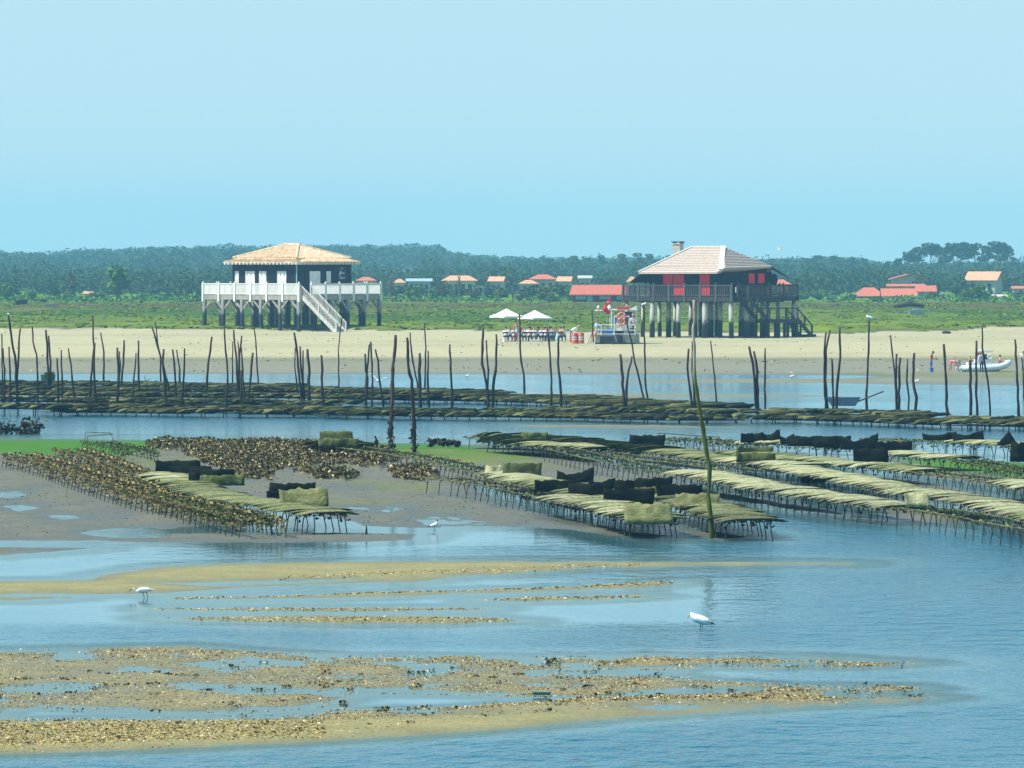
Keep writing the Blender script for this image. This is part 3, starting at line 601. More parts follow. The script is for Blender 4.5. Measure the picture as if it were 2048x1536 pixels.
def hiproof(mb, h, z0, z1, ridge, t=.14, ribs=0, kx=None):
    kx = kx or h; A = [(-kx, -h, z0), (kx, -h, z0), (kx, h, z0), (-kx, h, z0), (-ridge, 0, z1), (ridge, 0, z1)]; B = [(a, b, c-t) for a, b, c in A[:4]]
    mb.add(A+B, [(0, 1, 5, 4), (1, 2, 5), (2, 3, 4, 5), (3, 0, 4), (0, 6, 7, 1), (1, 7, 8, 2), (2, 8, 9, 3), (3, 9, 6, 0), (6, 9, 8, 7)])
    for k in range(ribs):
        f = (k+.5)/ribs*2-1
        # rows of barrel tiles running up each slope
        for s, ax in ((-1, 0), (1, 0), (-1, 1), (1, 1)):
            if ax == 0:
                a = Vector((f*kx, s*h*1.005, z0+.02)); q = 1 if abs(f*kx) <= ridge else (kx-abs(f*kx))/(kx-ridge); e = Vector((f*kx, s*h*(1-q), z0+(z1-z0)*q+.03))
            else:
                q = 1-abs(f); a = Vector((s*kx*1.005, f*h, z0+.02)); e = Vector((s*(kx-(kx-ridge)*q), f*h, z0+(z1-z0)*q+.03))
            if (e-a).length > .3: mb.tube([a, e], kx/ribs*.52, 5)
def rail_run(root, a, b, z, hgt, mrail, mpost, nseg, bal=.14, post=.14, skip=(), drop=0.0, round_=False, top=True):
    a = Vector((*a, z)); b = Vector((*b, z)); d = b-a; L = d.length; u = d/L; rb = MB(); bb = MB()
    for zz, s in ((hgt, .09), (.12, .07)): rb.beam(a+Vector((0, 0, zz)), b+Vector((0, 0, zz)), .10 if zz > .5 else .06, s)
    k = int(L/bal)
    for i in range(1, k):
        p = a+u*(L*i/k); bb.beam(p+Vector((0, 0, .15)), p+Vector((0, 0, hgt-.045)), .088 if mrail == MT['whitepaint'] else .055, .035)
    rb.build("handrail", mrail, root); o = bb.build("baluster", mrail, root); o["kind"] = "stuff"
    for i in range(nseg+1):
        if i in skip: continue
        p = a+u*(L*i/nseg); m = MB()
        if round_: m.tube([p+Vector((0, 0, -drop)), p+Vector((0, 0, hgt+.06))], post/2, 7)
        else:
            m.box((p.x, p.y, z+(hgt+.06-drop)/2), (post, post, hgt+.06+drop), math.atan2(u.y, u.x)); m.ell((p.x, p.y, z+hgt+.13), (.1, .1, .09), 7, 4)
        m.build("post", mpost, root)
def stairs(root, a, b, wdt, side, mtread, mrail, n, rail=True, name="stair", bal=.2):
    a = Vector(a); b = Vector(b); d = b-a; fl = Vector((d.x, d.y, 0)).normalized(); sd = fl.cross(Vector((0, 0, 1))); st = MB()
    for s in (-.5, .5): st.beam(a+sd*s*wdt-Vector((0, 0, .05)), b+sd*s*wdt-Vector((0, 0, .05)), .07, .30)
    o = st.build(name, mtread, root)
    for i in range(n):
        p = a+d*(i+.6)/n; m = MB(); m.beam(p-sd*wdt*.48, p+sd*wdt*.48, .26, .045); m.build("tread", mtread, o)
    if rail:
        for s in (-.5, .5):
            r = MB(); e = Vector((0, 0, 1.0)); q = sd*s*wdt
            r.beam(a+q+e, b+q+e, .08, .1); r.beam(a+q+e*.2, b+q+e*.2, .05, .06); k = int(d.length/bal)
            if k > 1 and bal < .5:
                for i in range(k): p = a+q+d*(i+.5)/k; r.beam(p+e*.2, p+e, .045, .03)
            for t in (0, .5, 1): p = a+q+d*t; r.beam(p-Vector((0, 0, .25)), p+e*1.08, .13, .13)
            r.build("handrail", mrail, o)
    return o
def panel(root, face, h, u, z0, z1, w, name, m, proud=.04, label=None):
    """flat board on wall face 'f' (local -Y) or 'r' (local +X), u along it"""
    b = MB(); zc = (z0+z1)/2; fr = MB()
    if face == 'f': b.box((u, -h-proud/2, zc), (w, proud, z1-z0))
    else: b.box((h+proud/2, u, zc), (proud, w, z1-z0))
    n = 3 if w > .7 else 2
    for i in range(n+1):
        q = u-w/2+w*i/n; q = min(max(q, u-w/2+.02), u+w/2-.02)
        if face == 'f': b.box((q, -h-proud-.012, zc), (.035, .024, z1-z0-.02))
        else: b.box((h+proud+.012, q, zc), (.024, .035, z1-z0-.02))
    o = b.build(name, m, root)
    if label: o["label"] = label
    return o
def white_cabin():
    D = P(584, 663, .52).y+1.5; root = empty("stilt_cabin", ((584-CX)/F*D, D, .5), R(-38.5), label="black cabin on stilts with white railings, white doors and tan tiled hip roof", cat="stilt cabin")
    h = 4.15; dk = 3.62; dh = 6.2; z0 = -.5  # heights are local (ground = 0)
    L = lambda z: z-.5
    m = MB(); m.box((0, 0, (L(4.1)+L(7.35))/2), (2*h, 2*h, 3.25))
    for i in range(24):
        for s in (-1, 1): q = -h+(i+.5)*2*h/24; m.box((q, s*(h+.012), L(5.7)), (.05, .024, 3.2)); m.box((s*(h+.012), q, L(5.7)), (.024, .05, 3.2))
    m.build("wall", MT['black'], root)
    m = MB(); hiproof(m, 4.78, L(7.38), L(7.98), .0+3.4, .13, 34); A = m.build("lower_roof", MT['tan_tile'], root)
    m = MB(); hiproof(m, 4.12, L(7.72), L(9.02), .85, .13, 30); rf = m.build("roof", MT['tan_tile'], root)
    m = MB()
    for (a, b) in (((-4.12, -4.12, L(7.76)), (-.85, 0, L(9.08))), ((4.12, -4.12, L(7.76)), (.85, 0, L(9.08))), ((4.12, 4.12, L(7.76)), (.85, 0, L(9.08))), ((-4.12, 4.12, L(7.76)), (-.85, 0, L(9.08))), ((-.85, 0, L(9.08)), (.85, 0, L(9.08)))): m.tube([a, b], .13, 6)
    m.build("ridge_cap", MT['tan_tile'], rf)
    m = MB()
    for i in range(20):
        q = -4.6+9.2*i/19
        for s in (-1, 1): m.box((q, s*4.5, L(7.18)), (.13, .6, .16)); m.box((s*4.5, q, L(7.18)), (.6, .13, .16))
    m.build("rafter_end", MT['whitepaint'], A)["kind"] = "stuff"
    m = MB(); m.box((h+.02, -h-.02, L(5.7)), (.09, .09, 3.2)); m.build("drainpipe", MT['bluegrey'], root)
    fx = lambda px: (px-466)/135*2*h-h; rx = lambda px: (px-601)/104*2*h-h
    for a, b, z1, z2, nm in ((472, 480, 5.3, 6.45, "window"), (494, 514, 4.15, 6.45, "door"), (523, 538, 4.15, 6.45, "door"), (561, 580, 4.15, 6.45, "door")): panel(root, 'f', h, (fx(a)+fx(b))/2, L(z1), L(z2), fx(b)-fx(a), nm, MT['whitepaint'])
    for a, b, z1, z2, nm in ((625, 645, 4.15, 6.45, "door"), (657, 665, 5.3, 6.45, "window")): panel(root, 'r', h, (rx(a)+rx(b))/2, L(z1), L(z2), rx(b)-rx(a), nm, MT['whitepaint'])
    # painted board with two lines of flourished script
    sg = MB(); u = rx(686); sg.box((h+.05, u, L(6.22)), (.05, 1.25, 1.3)); sgo = sg.build("name_board", MT['darkblue'], root)
    t = MB(); X = h+.095
    t.tube([(X, u-.40, L(.35+5.62)), (X, u-.36, L(.35+5.85)), (X, u-.22, L(.2+6.2)), (X, u-.20, L(.2+6.28))], .06, 5)
    t.tube([(X, u-.42, L(.35+5.60)), (X, u-.30, L(.35+5.66))], .02, 5)
    t.tube([(X, u-.28+.10*i, L(.35+5.86)+.07*(i % 2)+(.06 if i == 0 else 0)) for i in range(7)], .05, 5)
    t.tube([(X, u-.44+.095*i, L(.35+5.40)+.075*(i % 2)) for i in range(10)], .05, 5)
    t.tube([(X, u-.02, L(.35+5.42)), (X, u-.06, L(.35+5.22))], .02, 5); t.tube([(X, u-.12, L(.2+6.48)), (X, u-.02, L(.2+6.60)), (X, u+.06, L(.2+6.47)), (X, u-.04, L(.2+6.42))], .022, 5)
    t.build("lettering", MT['whitepaint'], sgo)
    # deck
    m = MB()
    for i in range(40): m.box((0, -dh+(i+.5)*2*dh/40, L(4.08)), (2*dh, 2*dh/40-.02, .06))
    m.build("deck", MT['greywood'], root)
    m = MB()
    for s in (-1, 1): m.box((0, s*(dh-.06), L(3.85)), (2*dh, .14, .38)); m.box((s*(dh-.06), 0, L(3.85)), (.14, 2*dh-.3, .38))
    for k in range(-3, 4): m.box((k*1.95, 0, L(3.72)), (.16, 2*dh-.5, .22))
    m.build("deck_beam", MT['greywood'], root)
    W = MT['whitepaint']
    rail_run(root, (-dh, -dh), (dh, -dh), L(4.1), 1.12, W, W, 6, drop=.62, post=.2)
    rail_run(root, (dh, -dh+1.9), (dh, dh), L(4.1), 1.12, W, W, 5, drop=.62, post=.2)
    rail_run(root, (-dh, dh), (dh, dh), L(4.1), 1.12, W, W, 6, drop=.3, skip=(6,)); rail_run(root, (-dh, -dh), (-dh, dh), L(4.1), 1.12, W, W, 6, drop=.3, skip=(0, 6))
    stairs(root, (dh+.1, -dh+.95, L(4.05)), (dh+4.55, -dh+.95, 0.0), 1.45, 1, MT['stairwood'], MT['stairwood'], 14, bal=.2)
    g = [-6.1, -3.65, -1.2, 1.25, 3.7, 6.1]
    for i, x in enumerate(g):
        for j, y in enumerate(g):
            if 0 < i < 5 and 0 < j < 5 and not (i in (1, 4) or j in (1, 4)): continue
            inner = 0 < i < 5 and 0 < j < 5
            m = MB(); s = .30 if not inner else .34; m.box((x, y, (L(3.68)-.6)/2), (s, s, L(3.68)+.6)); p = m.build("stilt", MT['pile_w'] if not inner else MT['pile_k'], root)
            if not inner:
                b = MB()
                for dx, dy in ((1, 0), (-1, 0), (0, 1), (0, -1)):
                    if (j in (0, 5) and dx and abs(x+dx) < 6.2) or (i in (0, 5) and dy and abs(y+dy) < 6.2): b.beam((x+dx*.1, y+dy*.1, L(2.75)), (x+dx*1.0, y+dy*1.0, L(3.66)), .13, .16)
                b.build("brace", MT['greywood'], p)
    return root
white_cabin()
def dark_cabin():
    D = P(1422, 676, .48).y+4.5; root = empty("stilt_cabin", ((1421-CX)/F*D, D, .47), R(-33.5), label="dark cabin on round stilts with red shutters, grey shingle roof and chimney", cat="stilt cabin")
    L = lambda z: z-.47; h = 4.05; dh = 5.78
    m = MB(); m.box((0, 0, L(5.35)), (2*h, 2*h, 2.2)); m.box((0, 0, L(6.6)), (2*h-.7, 2*h-.7, .7))
    for i in range(26):
        for s in (-1, 1): q = -h+(i+.5)*2*h/26; m.box((q, s*(h+.012), L(5.35)), (.05, .024, 2.1)); m.box((s*(h+.012), q, L(5.35)), (.024, .05, 2.1))
    m.build("wall", MT['black'], root)
    # shingle roof: long ridge, clipped right end
    rz = L(8.72); m = MB(); t = .16
    A = [(-4.75, -4.75, L(6.42)), (3.6, -4.75, L(6.45)), (4.15, -4.3, L(6.85)), (4.35, 3.6, L(6.98)), (3.45, 4.75, L(6.45)), (-4.75, 4.75, L(6.42)), (-1.95, 0, rz), (1.35, 0, rz)]
    B = [(a, b, c-t) for a, b, c in A[:6]]
    m.add(A+B, [(0, 1, 7, 6), (1, 2, 7), (2, 3, 7), (3, 4, 7), (4, 5, 6, 7), (5, 0, 6), (0, 8, 9, 1), (1, 9, 10, 2), (2, 10, 11, 3), (3, 11, 12, 4), (4, 12, 13, 5), (5, 13, 8, 0), (8, 13, 12, 11, 10, 9)])
    def course(a, b, c, d, n):   # shingle courses between eave a-b and ridge d-c
        a, b, c, d = map(Vector, (a, b, c, d))
        for i in range(1, n):
            f = i/n; p = a.lerp(d, f); q = b.lerp(c, f); nn = (b-a).cross(d-a).normalized(); m.beam(p+nn*.012, q+nn*.012, .10, .05)
    course(A[0], A[1], A[7], A[6], 15); course(A[2], A[3], A[7], A[7], 13)
    rf = m.build("roof", MT['shingle'], root)
    m = MB()
    for a, b in ((6, 7), (0, 6)): m.beam(Vector(A[a])+Vector((0, 0, .05)), Vector(A[b])+Vector((0, 0, .05)), .2, .09)
    m.beam((Vector(A[1])+Vector(A[2]))/2+Vector((0, 0, .06)), Vector(A[7])+Vector((0, 0, .06)), .42, .10)
    m.build("ridge_cap", MT['ridge'], rf)
    m = MB()
    m.add([(-4.75, -4.4, L(6.3)), (-4.75, 4.4, L(6.3)), (-5.9, 4.4, L(5.55)), (-5.9, -4.4, L(5.55)), (-4.75, -4.4, L(6.2)), (-4.75, 4.4, L(6.2)), (-5.9, 4.4, L(5.45)), (-5.9, -4.4, L(5.45))], [(0, 1, 2, 3), (7, 6, 5, 4), (0, 3, 7, 4), (3, 2, 6, 7), (2, 1, 5, 6), (1, 0, 4, 5)])
    m.build("lean_roof", MT['black'], root); m = MB()
    m.add([(3.4, 4.6, L(6.9)), (4.5, 3.4, L(6.92)), (5.0, 5.2, L(6.05)), (3.4, 4.6, L(6.8)), (4.5, 3.4, L(6.82)), (5.0, 5.2, L(5.95))], [(0, 1, 2), (5, 4, 3), (0, 2, 5, 3), (2, 1, 4, 5), (1, 0, 3, 4)])
    m.build("lean_roof", MT['black'], root)
    m = MB(); m.box((-4.1, 1.0, L(8.0)), (.75, .6, 1.95)); m.box((-4.1, 1.0, L(9.02)), (.9, .75, .1)); ch = m.build("chimney", MT['stone'], root)
    m = MB(); m.box((-4.1, 1.0, L(9.2)), (1.0, .8, .07))
    for sx in (-.35, .35): m.box((-4.1+sx, 1.0, L(9.12)), (.1, .6, .12))
    m.build("chimney_cap", MT['darkwood'], ch)
    fx = lambda px: (px-1291)/154*2*h-h; rx = lambda px: (px-1443)/97*2*h-h
    for a, b, z1, z2, nm in ((1320, 1339, 5.32, 6.22, "shutter"), (1341, 1362, 4.3, 6.2, "door"), (1394, 1414, 4.3, 6.24, "door")): panel(root, 'f', h, (fx(a)+fx(b))/2, L(z1), L(z2), fx(b)-fx(a), nm, MT['red'])
    for a, b in ((1491, 1503), (1511, 1524)): panel(root, 'r', h, (rx(a)+rx(b))/2, L(5.4), L(6.3), rx(b)-rx(a), "shutter", MT['red'])
    m = MB(); m.ell((4.35, 4.0, L(5.75)), (.35, .35, .55)); m.build("rain_barrel", MT['black'], root)
    m = MB()
    for i in range(36): m.box((0, -dh+(i+.5)*2*dh/36, L(4.2)), (2*dh, 2*dh/36-.02, .06))
    m.build("deck", MT['darkwood'], root)
    m = MB()
    for s in (-1, 1): m.box((0, s*(dh-.06), L(3.98)), (2*dh+.3, .16, .36)); m.box((s*(dh-.06), 0, L(3.98)), (.16, 2*dh-.35, .36))
    for k in range(-2, 3): m.box((k*2.2, 0, L(3.82)), (.2, 2*dh-.5, .26))
    m.build("deck_beam", MT['darkwood'], root)
    W = MT['railgrey']
    rail_run(root, (-dh, -dh), (dh, -dh), L(4.24), 1.0, W, MT['railgrey'], 7, drop=.5, post=.16, bal=.19)
    rail_run(root, (dh, -dh+1.3), (dh, dh), L(4.24), 1.0, MT['darkwood'], MT['darkwood'], 4, drop=.3, post=.16, bal=.22)
    rail_run(root, (-dh, dh), (dh, dh), L(4.24), 1.0, MT['darkwood'], MT['darkwood'], 6, bal=.25, skip=(6,)); rail_run(root, (-dh, -dh), (-dh, dh), L(4.24), 1.0, W, W, 6, bal=.25, skip=(0, 6))
    m = MB(); m.box((dh-.1, -dh+1.1, L(4.85)), (.06, .5, .5)); m.build("notice_board", MT['white'], root)
    for i in range(5):
        for j in range(5):
            x = -dh+.25+i*(2*dh-.5)/4; y = -dh+.25+j*(2*dh-.5)/4
            if i in (1, 2, 3) and j in (2, 3) and (i+j) % 2: continue
            r = random.Random(i*9+j); s = r.uniform(.17, .27) if 0 < i else .17
            m = MB(); m.tube([(x+r.uniform(-.1, .1), y, -.6), (x+r.uniform(-.05, .05), y, 1.6), (x, y, L(3.82))], [s*1.15, s*1.05, s*.9], 10); m.build("stilt", MT['pile_d'], root, smooth=True)
    k = MT['darkwood']; x = dh+.75
    stairs(root, (x, -dh+.7, L(4.2)), (x, -dh+4.0, L(2.2)), 1.1, 1, k, k, 8, bal=9)
    m = MB(); m.box((x+.1, .75, L(2.13)), (1.6, 5.2, .12)); m.box((x+.1, .75, L(1.95)), (1.5, 5.0, .2)); m.build("landing", k, root)
    m = MB()
    for q in (-1.8, .0, 1.6, 3.2):
        for sx in (-.6, .7): m.box((x+sx, q, L(1.0)), (.2, .2, 2.1))
    m.build("landing_post", k, root)["kind"] = "stuff"
    m = MB(); m.beam((x+.85, -1.8, L(3.15)), (x+.85, 3.1, L(3.15)), .08, .1); m.beam((x-.6, -1.8, L(3.15)), (x-.6, 3.1, L(3.15)), .08, .1)
    for q in (-1.8, -.2, 1.4, 3.1): m.beam((x+.85, q, L(2.1)), (x+.85, q, L(3.2)), .1, .1)
    m.build("landing_rail", k, root)
    stairs(root, (x+.1, 3.3, L(2.15)), (x+.1, 5.9, 0.1), 1.2, 1, k, k, 6, bal=9)
    m = MB(); m.box((x-.1, 6.5, .12), (.5, 2.2, .3)); m.build("stair_foot", k, root)
dark_cabin()
# ------------------------------------------------------------ people
MT['skin'] = mat("skin", (.55, .27, .17), (.48, .22, .14), 6, .6); MT['skin_d'] = mat("tanned_skin", (.38, .17, .09), None, 6, .6)
def cloth(n, c): MT[n] = mat(n+"_cloth", c, tuple(x*.85 for x in c), 12, .9); return MT[n]
for n, c in (('wshirt', (.80, .80, .82)), ('cyan', (.35, .70, .78)), ('redc', (.55, .02, .03)), ('navy', (.03, .05, .12)), ('jeans', (.06, .13, .26)), ('blue', (.03, .20, .62)), ('pink', (.75, .25, .30)), ('lblue', (.25, .42, .62)), ('straw', (.75, .60, .32)), ('brownc', (.42, .17, .08)), ('blackc', (.02, .02, .025)), ('greyc', (.42, .42, .44)), ('hair', (.03, .02, .015)), ('hairg', (.45, .42, .38)), ('hairb', (.22, .13, .06))): cloth(n, c)
def skin_obj(name, J, E, m, parent, root=0):
    """one continuous surface grown round a joint skeleton"""
    me = bpy.data.meshes.new(name); me.from_pydata([j[0] for j in J], E, []); o = meshobj(name, me, m, parent)
    md = o.modifiers.new("skin", 'SKIN'); md.use_smooth_shade = True
    for i, j in enumerate(J):
        v = me.skin_vertices[0].data[i]; r = j[1]; v.radius = (r, r) if isinstance(r, float) else r; v.use_root = (i == root)
    sb = o.modifiers.new("sub", 'SUBSURF'); sb.levels = 1; sb.render_levels = 1; return o
def person(pos, rz, pose, label, top=None, legs=None, hair='hair', skin='skin', hat=None, H=1.72, group=None, short=False, sleeves=True, lean=0.0):
    k = H/1.72; root = empty("person", pos, rz, label=label, cat="person", group=group); root.scale = (k, k, k)
    # skeleton faces local -Y
    if pose == 'sit': pz = .47; hips = Vector((0, 0, pz)); kn = [(s*.12, -.42, .50) for s in (-1, 1)]; an = [(s*.13, -.38, .09) for s in (-1, 1)]
    elif pose == 'sitlow': pz = .16; hips = Vector((0, 0, pz)); kn = [(s*.14, -.34, .40) for s in (-1, 1)]; an = [(s*.13, -.62, .06) for s in (-1, 1)]
    else: pz = .92; hips = Vector((0, 0, pz)); kn = [(s*.10, -.02, .49) for s in (-1, 1)]; an = [(s*.11, .03, .07) for s in (-1, 1)]
    if pose == 'walk': kn = [(-.1, -.12, .50), (.1, .02, .48)]; an = [(-.11, -.12, .08), (.11, .26, .12)]
    if pose == 'bend': hips = Vector((0, .12, .90)); kn = [(s*.13, -.02 if s < 0 else .16, .47) for s in (-1, 1)]; an = [(-.14, .02, .07), (.15, .30, .07)]
    t = {'bend': 1.62, 'bow': 1.0, 'sit': .22+lean, 'lookdown': .12}.get(pose, .04+lean)
    up = Vector((0, -math.sin(t), math.cos(t))); fw = Vector((0, -math.cos(t), -math.sin(t)))
    ch = hips+up*.30; sh = hips+up*.49; nk = hips+up*.57; hd = nk+(up+fw*(.3 if pose in ('sit', 'bend', 'bow', 'lookdown') else .06)).normalized()*.15
    if pose == 'lookdown': hd = nk+Vector((0, -.10, .10))
    J = [(tuple(hips), (.135, .10)), (tuple(hips+up*.15), (.125, .095)), (tuple(ch), (.15, .105)), (tuple(sh), (.11, .08)), (tuple(nk), .052), (tuple(hd-(hd-nk)*.25), .07), (tuple(hd), .092), (tuple(hd+(hd-nk)*.5), .07)]
    E = [(0, 1), (1, 2), (2, 3), (3, 4), (4, 5), (5, 6), (6, 7)]; arms = []
    for s in (-1, 1):
        S_ = sh+Vector((s*.185, 0, 0))-up*.03
        if pose in ('sit', 'sitlow'): el = S_+Vector((s*.04, -.10, -.25)); ha = el+Vector((-s*.06, -.22, .02))
        elif pose == 'bend': el = S_+Vector((s*.02, -.06, -.27)); ha = el+Vector((-s*.02, -.06, -.22))
        elif pose == 'bow': el = S_+Vector((s*.03, -.14, -.22)); ha = el+Vector((-s*.03, -.20, -.10))
        elif pose == 'lookdown': el = S_+Vector((s*.03, -.02, -.27)); ha = el+Vector((-s*.12, -.20, -.04))
        elif pose == 'akimbo': el = S_+Vector((s*.17, .06, -.22)); ha = el+Vector((-s*.15, -.08, -.18))
        else: el = S_+Vector((s*.05, .02, -.28)); ha = el+Vector((s*.01, -.07, -.23))
        i = len(J); J += [(tuple(S_), .058), (tuple(el), .042), (tuple(ha), .030)]; E += [(3, i), (i, i+1), (i+1, i+2)]; arms.append((S_, el, ha))
    leg = []
    for q, s in enumerate((-1, 1)):
        hp = hips+Vector((s*.09, 0, -.04)); i = len(J); J += [(tuple(hp), .085), (kn[q], .058), (an[q], .038), ((an[q][0], an[q][1]-.15, max(.035, an[q][2]-.05)), .032)]
        E += [(0, i), (i, i+1), (i+1, i+2), (i+2, i+3)]; leg.append((hp, Vector(kn[q]), Vector(an[q])))
    b = skin_obj("body", J, E, MT[skin], root)
    # hands with fingers, face and ears
    m = MB()
    for (S_, el, ha) in arms:
        d = (ha-el).normalized(); sx = Vector((1, 0, 0))-d*d.x
        sx = sx.normalized() if sx.length > .2 else Vector((0, 1, 0)); m.ell(tuple(ha+d*.045), (.036, .026, .045), 7, 5)
        for f in range(4): p = ha+d*.07+sx*(f-1.5)*.018; c = d.cross(sx)*(.012+.01*f); m.tube([p, p+d*(.034+.006*(f in (1, 2))), p+d*.055+c], [.0085, .008, .006], 5)
        m.tube([ha+d*.02-sx*.035, ha+d*.05-sx*.055, ha+d*.075-sx*.05], [.011, .010, .007], 5)
    ff = (fw if pose in ('bend',) else Vector((0, -1, 0))); ff = (ff-(hd-nk).normalized()*ff.dot((hd-nk).normalized())).normalized()
    c = hd+(hd-nk)*.10; m.tube([c+ff*.085+(hd-nk)*.1, c+ff*.118-(hd-nk)*.05, c+ff*.09-(hd-nk)*.12], [.010, .016, .008], 5)
    for s in (-1, 1): m.ell(tuple(c+Vector((s*.088, 0, 0))-ff*.005), (.012, .025, .032), 6, 4)
    m.build("hands_and_features", MT[skin], b, smooth=True)
    M = Matrix.Rotation(math.atan2((hd-nk).normalized().y*-1, (hd-nk).normalized().z), 4, 'X')
    m = MB(); m.ell(tuple(hd+(hd-nk)*.35-ff*.022), (.096, .105, .095), 12, 8, M)
    if hair != 'bald': m.build("hair", MT[hair], root, smooth=True)
    e = MB()
    for s in (-1, 1): e.ell(tuple(c+ff*.088+Vector((s*.034, 0, 0))+(hd-nk)*.03), (.012, .008, .009), 6, 4)
    e.ell(tuple(c+ff*.086-(hd-nk)*.30), (.028, .008, .008), 6, 4); e.build("face_detail", MT['hair'], b)
    if hat:
        m = MB(); q = hd+(hd-nk)*.45; m.ell(tuple(q), (.11, .11, .08), 10, 6, M); m.ell(tuple(q-(hd-nk)*.05), (.20, .20, .016), 12, 4, M); m.build("hat", MT[hat], root, smooth=True)
    if top:
        J2 = [(tuple(hips-up*.02), (.155, .125)), (tuple(hips+up*.15), (.15, .12)), (tuple(ch), (.172, .13)), (tuple(sh), (.13, .10)), (tuple(nk-up*.02), .066)]; E2 = [(0, 1), (1, 2), (2, 3), (3, 4)]
        for (S_, el, ha) in arms:
            i = len(J2); en = el if sleeves else S_.lerp(el, .5); J2 += [(tuple(S_), .074), (tuple(S_.lerp(el, .5) if not sleeves else el), .058)]; E2 += [(3, i), (i, i+1)]
        skin_obj("shirt", J2, E2, MT[top], root)
    if legs:
        J3 = [(tuple(hips+up*.10), (.140, .115)), (tuple(hips), (.155, .12))]; E3 = [(0, 1)]
        for (hp, kk, aa) in leg:
            i = len(J3); J3 += [(tuple(hp), .105), (tuple(hp.lerp(kk, .8 if short else 1.0)), .088 if short else .072)]; E3 += [(1, i), (i, i+1)]
            if not short: J3.append((tuple(kk.lerp(aa, .92)), .058)); E3.append((i+1, i+2))
        skin_obj("shorts" if short else "trousers", J3, E3, MT[legs], root)
        if not short:
            m = MB()
            for (hp, kk, aa) in leg: m.ell((aa.x, aa.y-.07, aa.z-.03), (.05, .13, .045), 8, 5)
            m.build("shoe", MT['blackc'], root, smooth=True)
    return root
# ------------------------------------------------------------ luncheon party
ZT = gz(1080, 685)
def tp(px, py): return GP(px, py)
def chair_obj(pos, rz, label):
    r = empty("folding_chair", pos, rz, label=label, cat="chair", group="folding chairs round the long luncheon table"); m = MB()
    m.box((0, 0, .45), (.42, .42, .04)); m.build("seat", MT['blackc'], r); m = MB(); m.box((0, .21, .78), (.42, .03, .14)); m.build("backrest", MT['blackc'], r)
    for x in (-.2, .2):
        for a, b in (((x, -.2, 0), (x, .2, .86)), ((x, .22, 0), (x, -.18, .45))): m = MB(); m.tube([a, b], .014, 6); m.build("leg", MT['greyc'], r)
MT['bottle'] = mat("green_bottle_glass", (.02, .08, .03), None, 2, .15); MT['canvas'] = mat("white_canvas", (.90, .90, .88), None, 2, .8)
MT['orange'] = mat("orange_plastic", (.72, .15, .06), (.6, .10, .045), 4, .55); MT['alu'] = mat("worn_aluminium", (.24, .26, .24), (.12, .14, .13), 1.5, .5, metal=.3); MT['hullblack'] = mat("black_rubber", (.02, .022, .025), None, 2, .6)
MT['rib'] = mat("pale_inflatable_tube", (.62, .72, .76), (.55, .66, .72), 2, .45); MT['glass_b'] = mat("dark_windscreen", (.04, .03, .08), None, 2, .15)
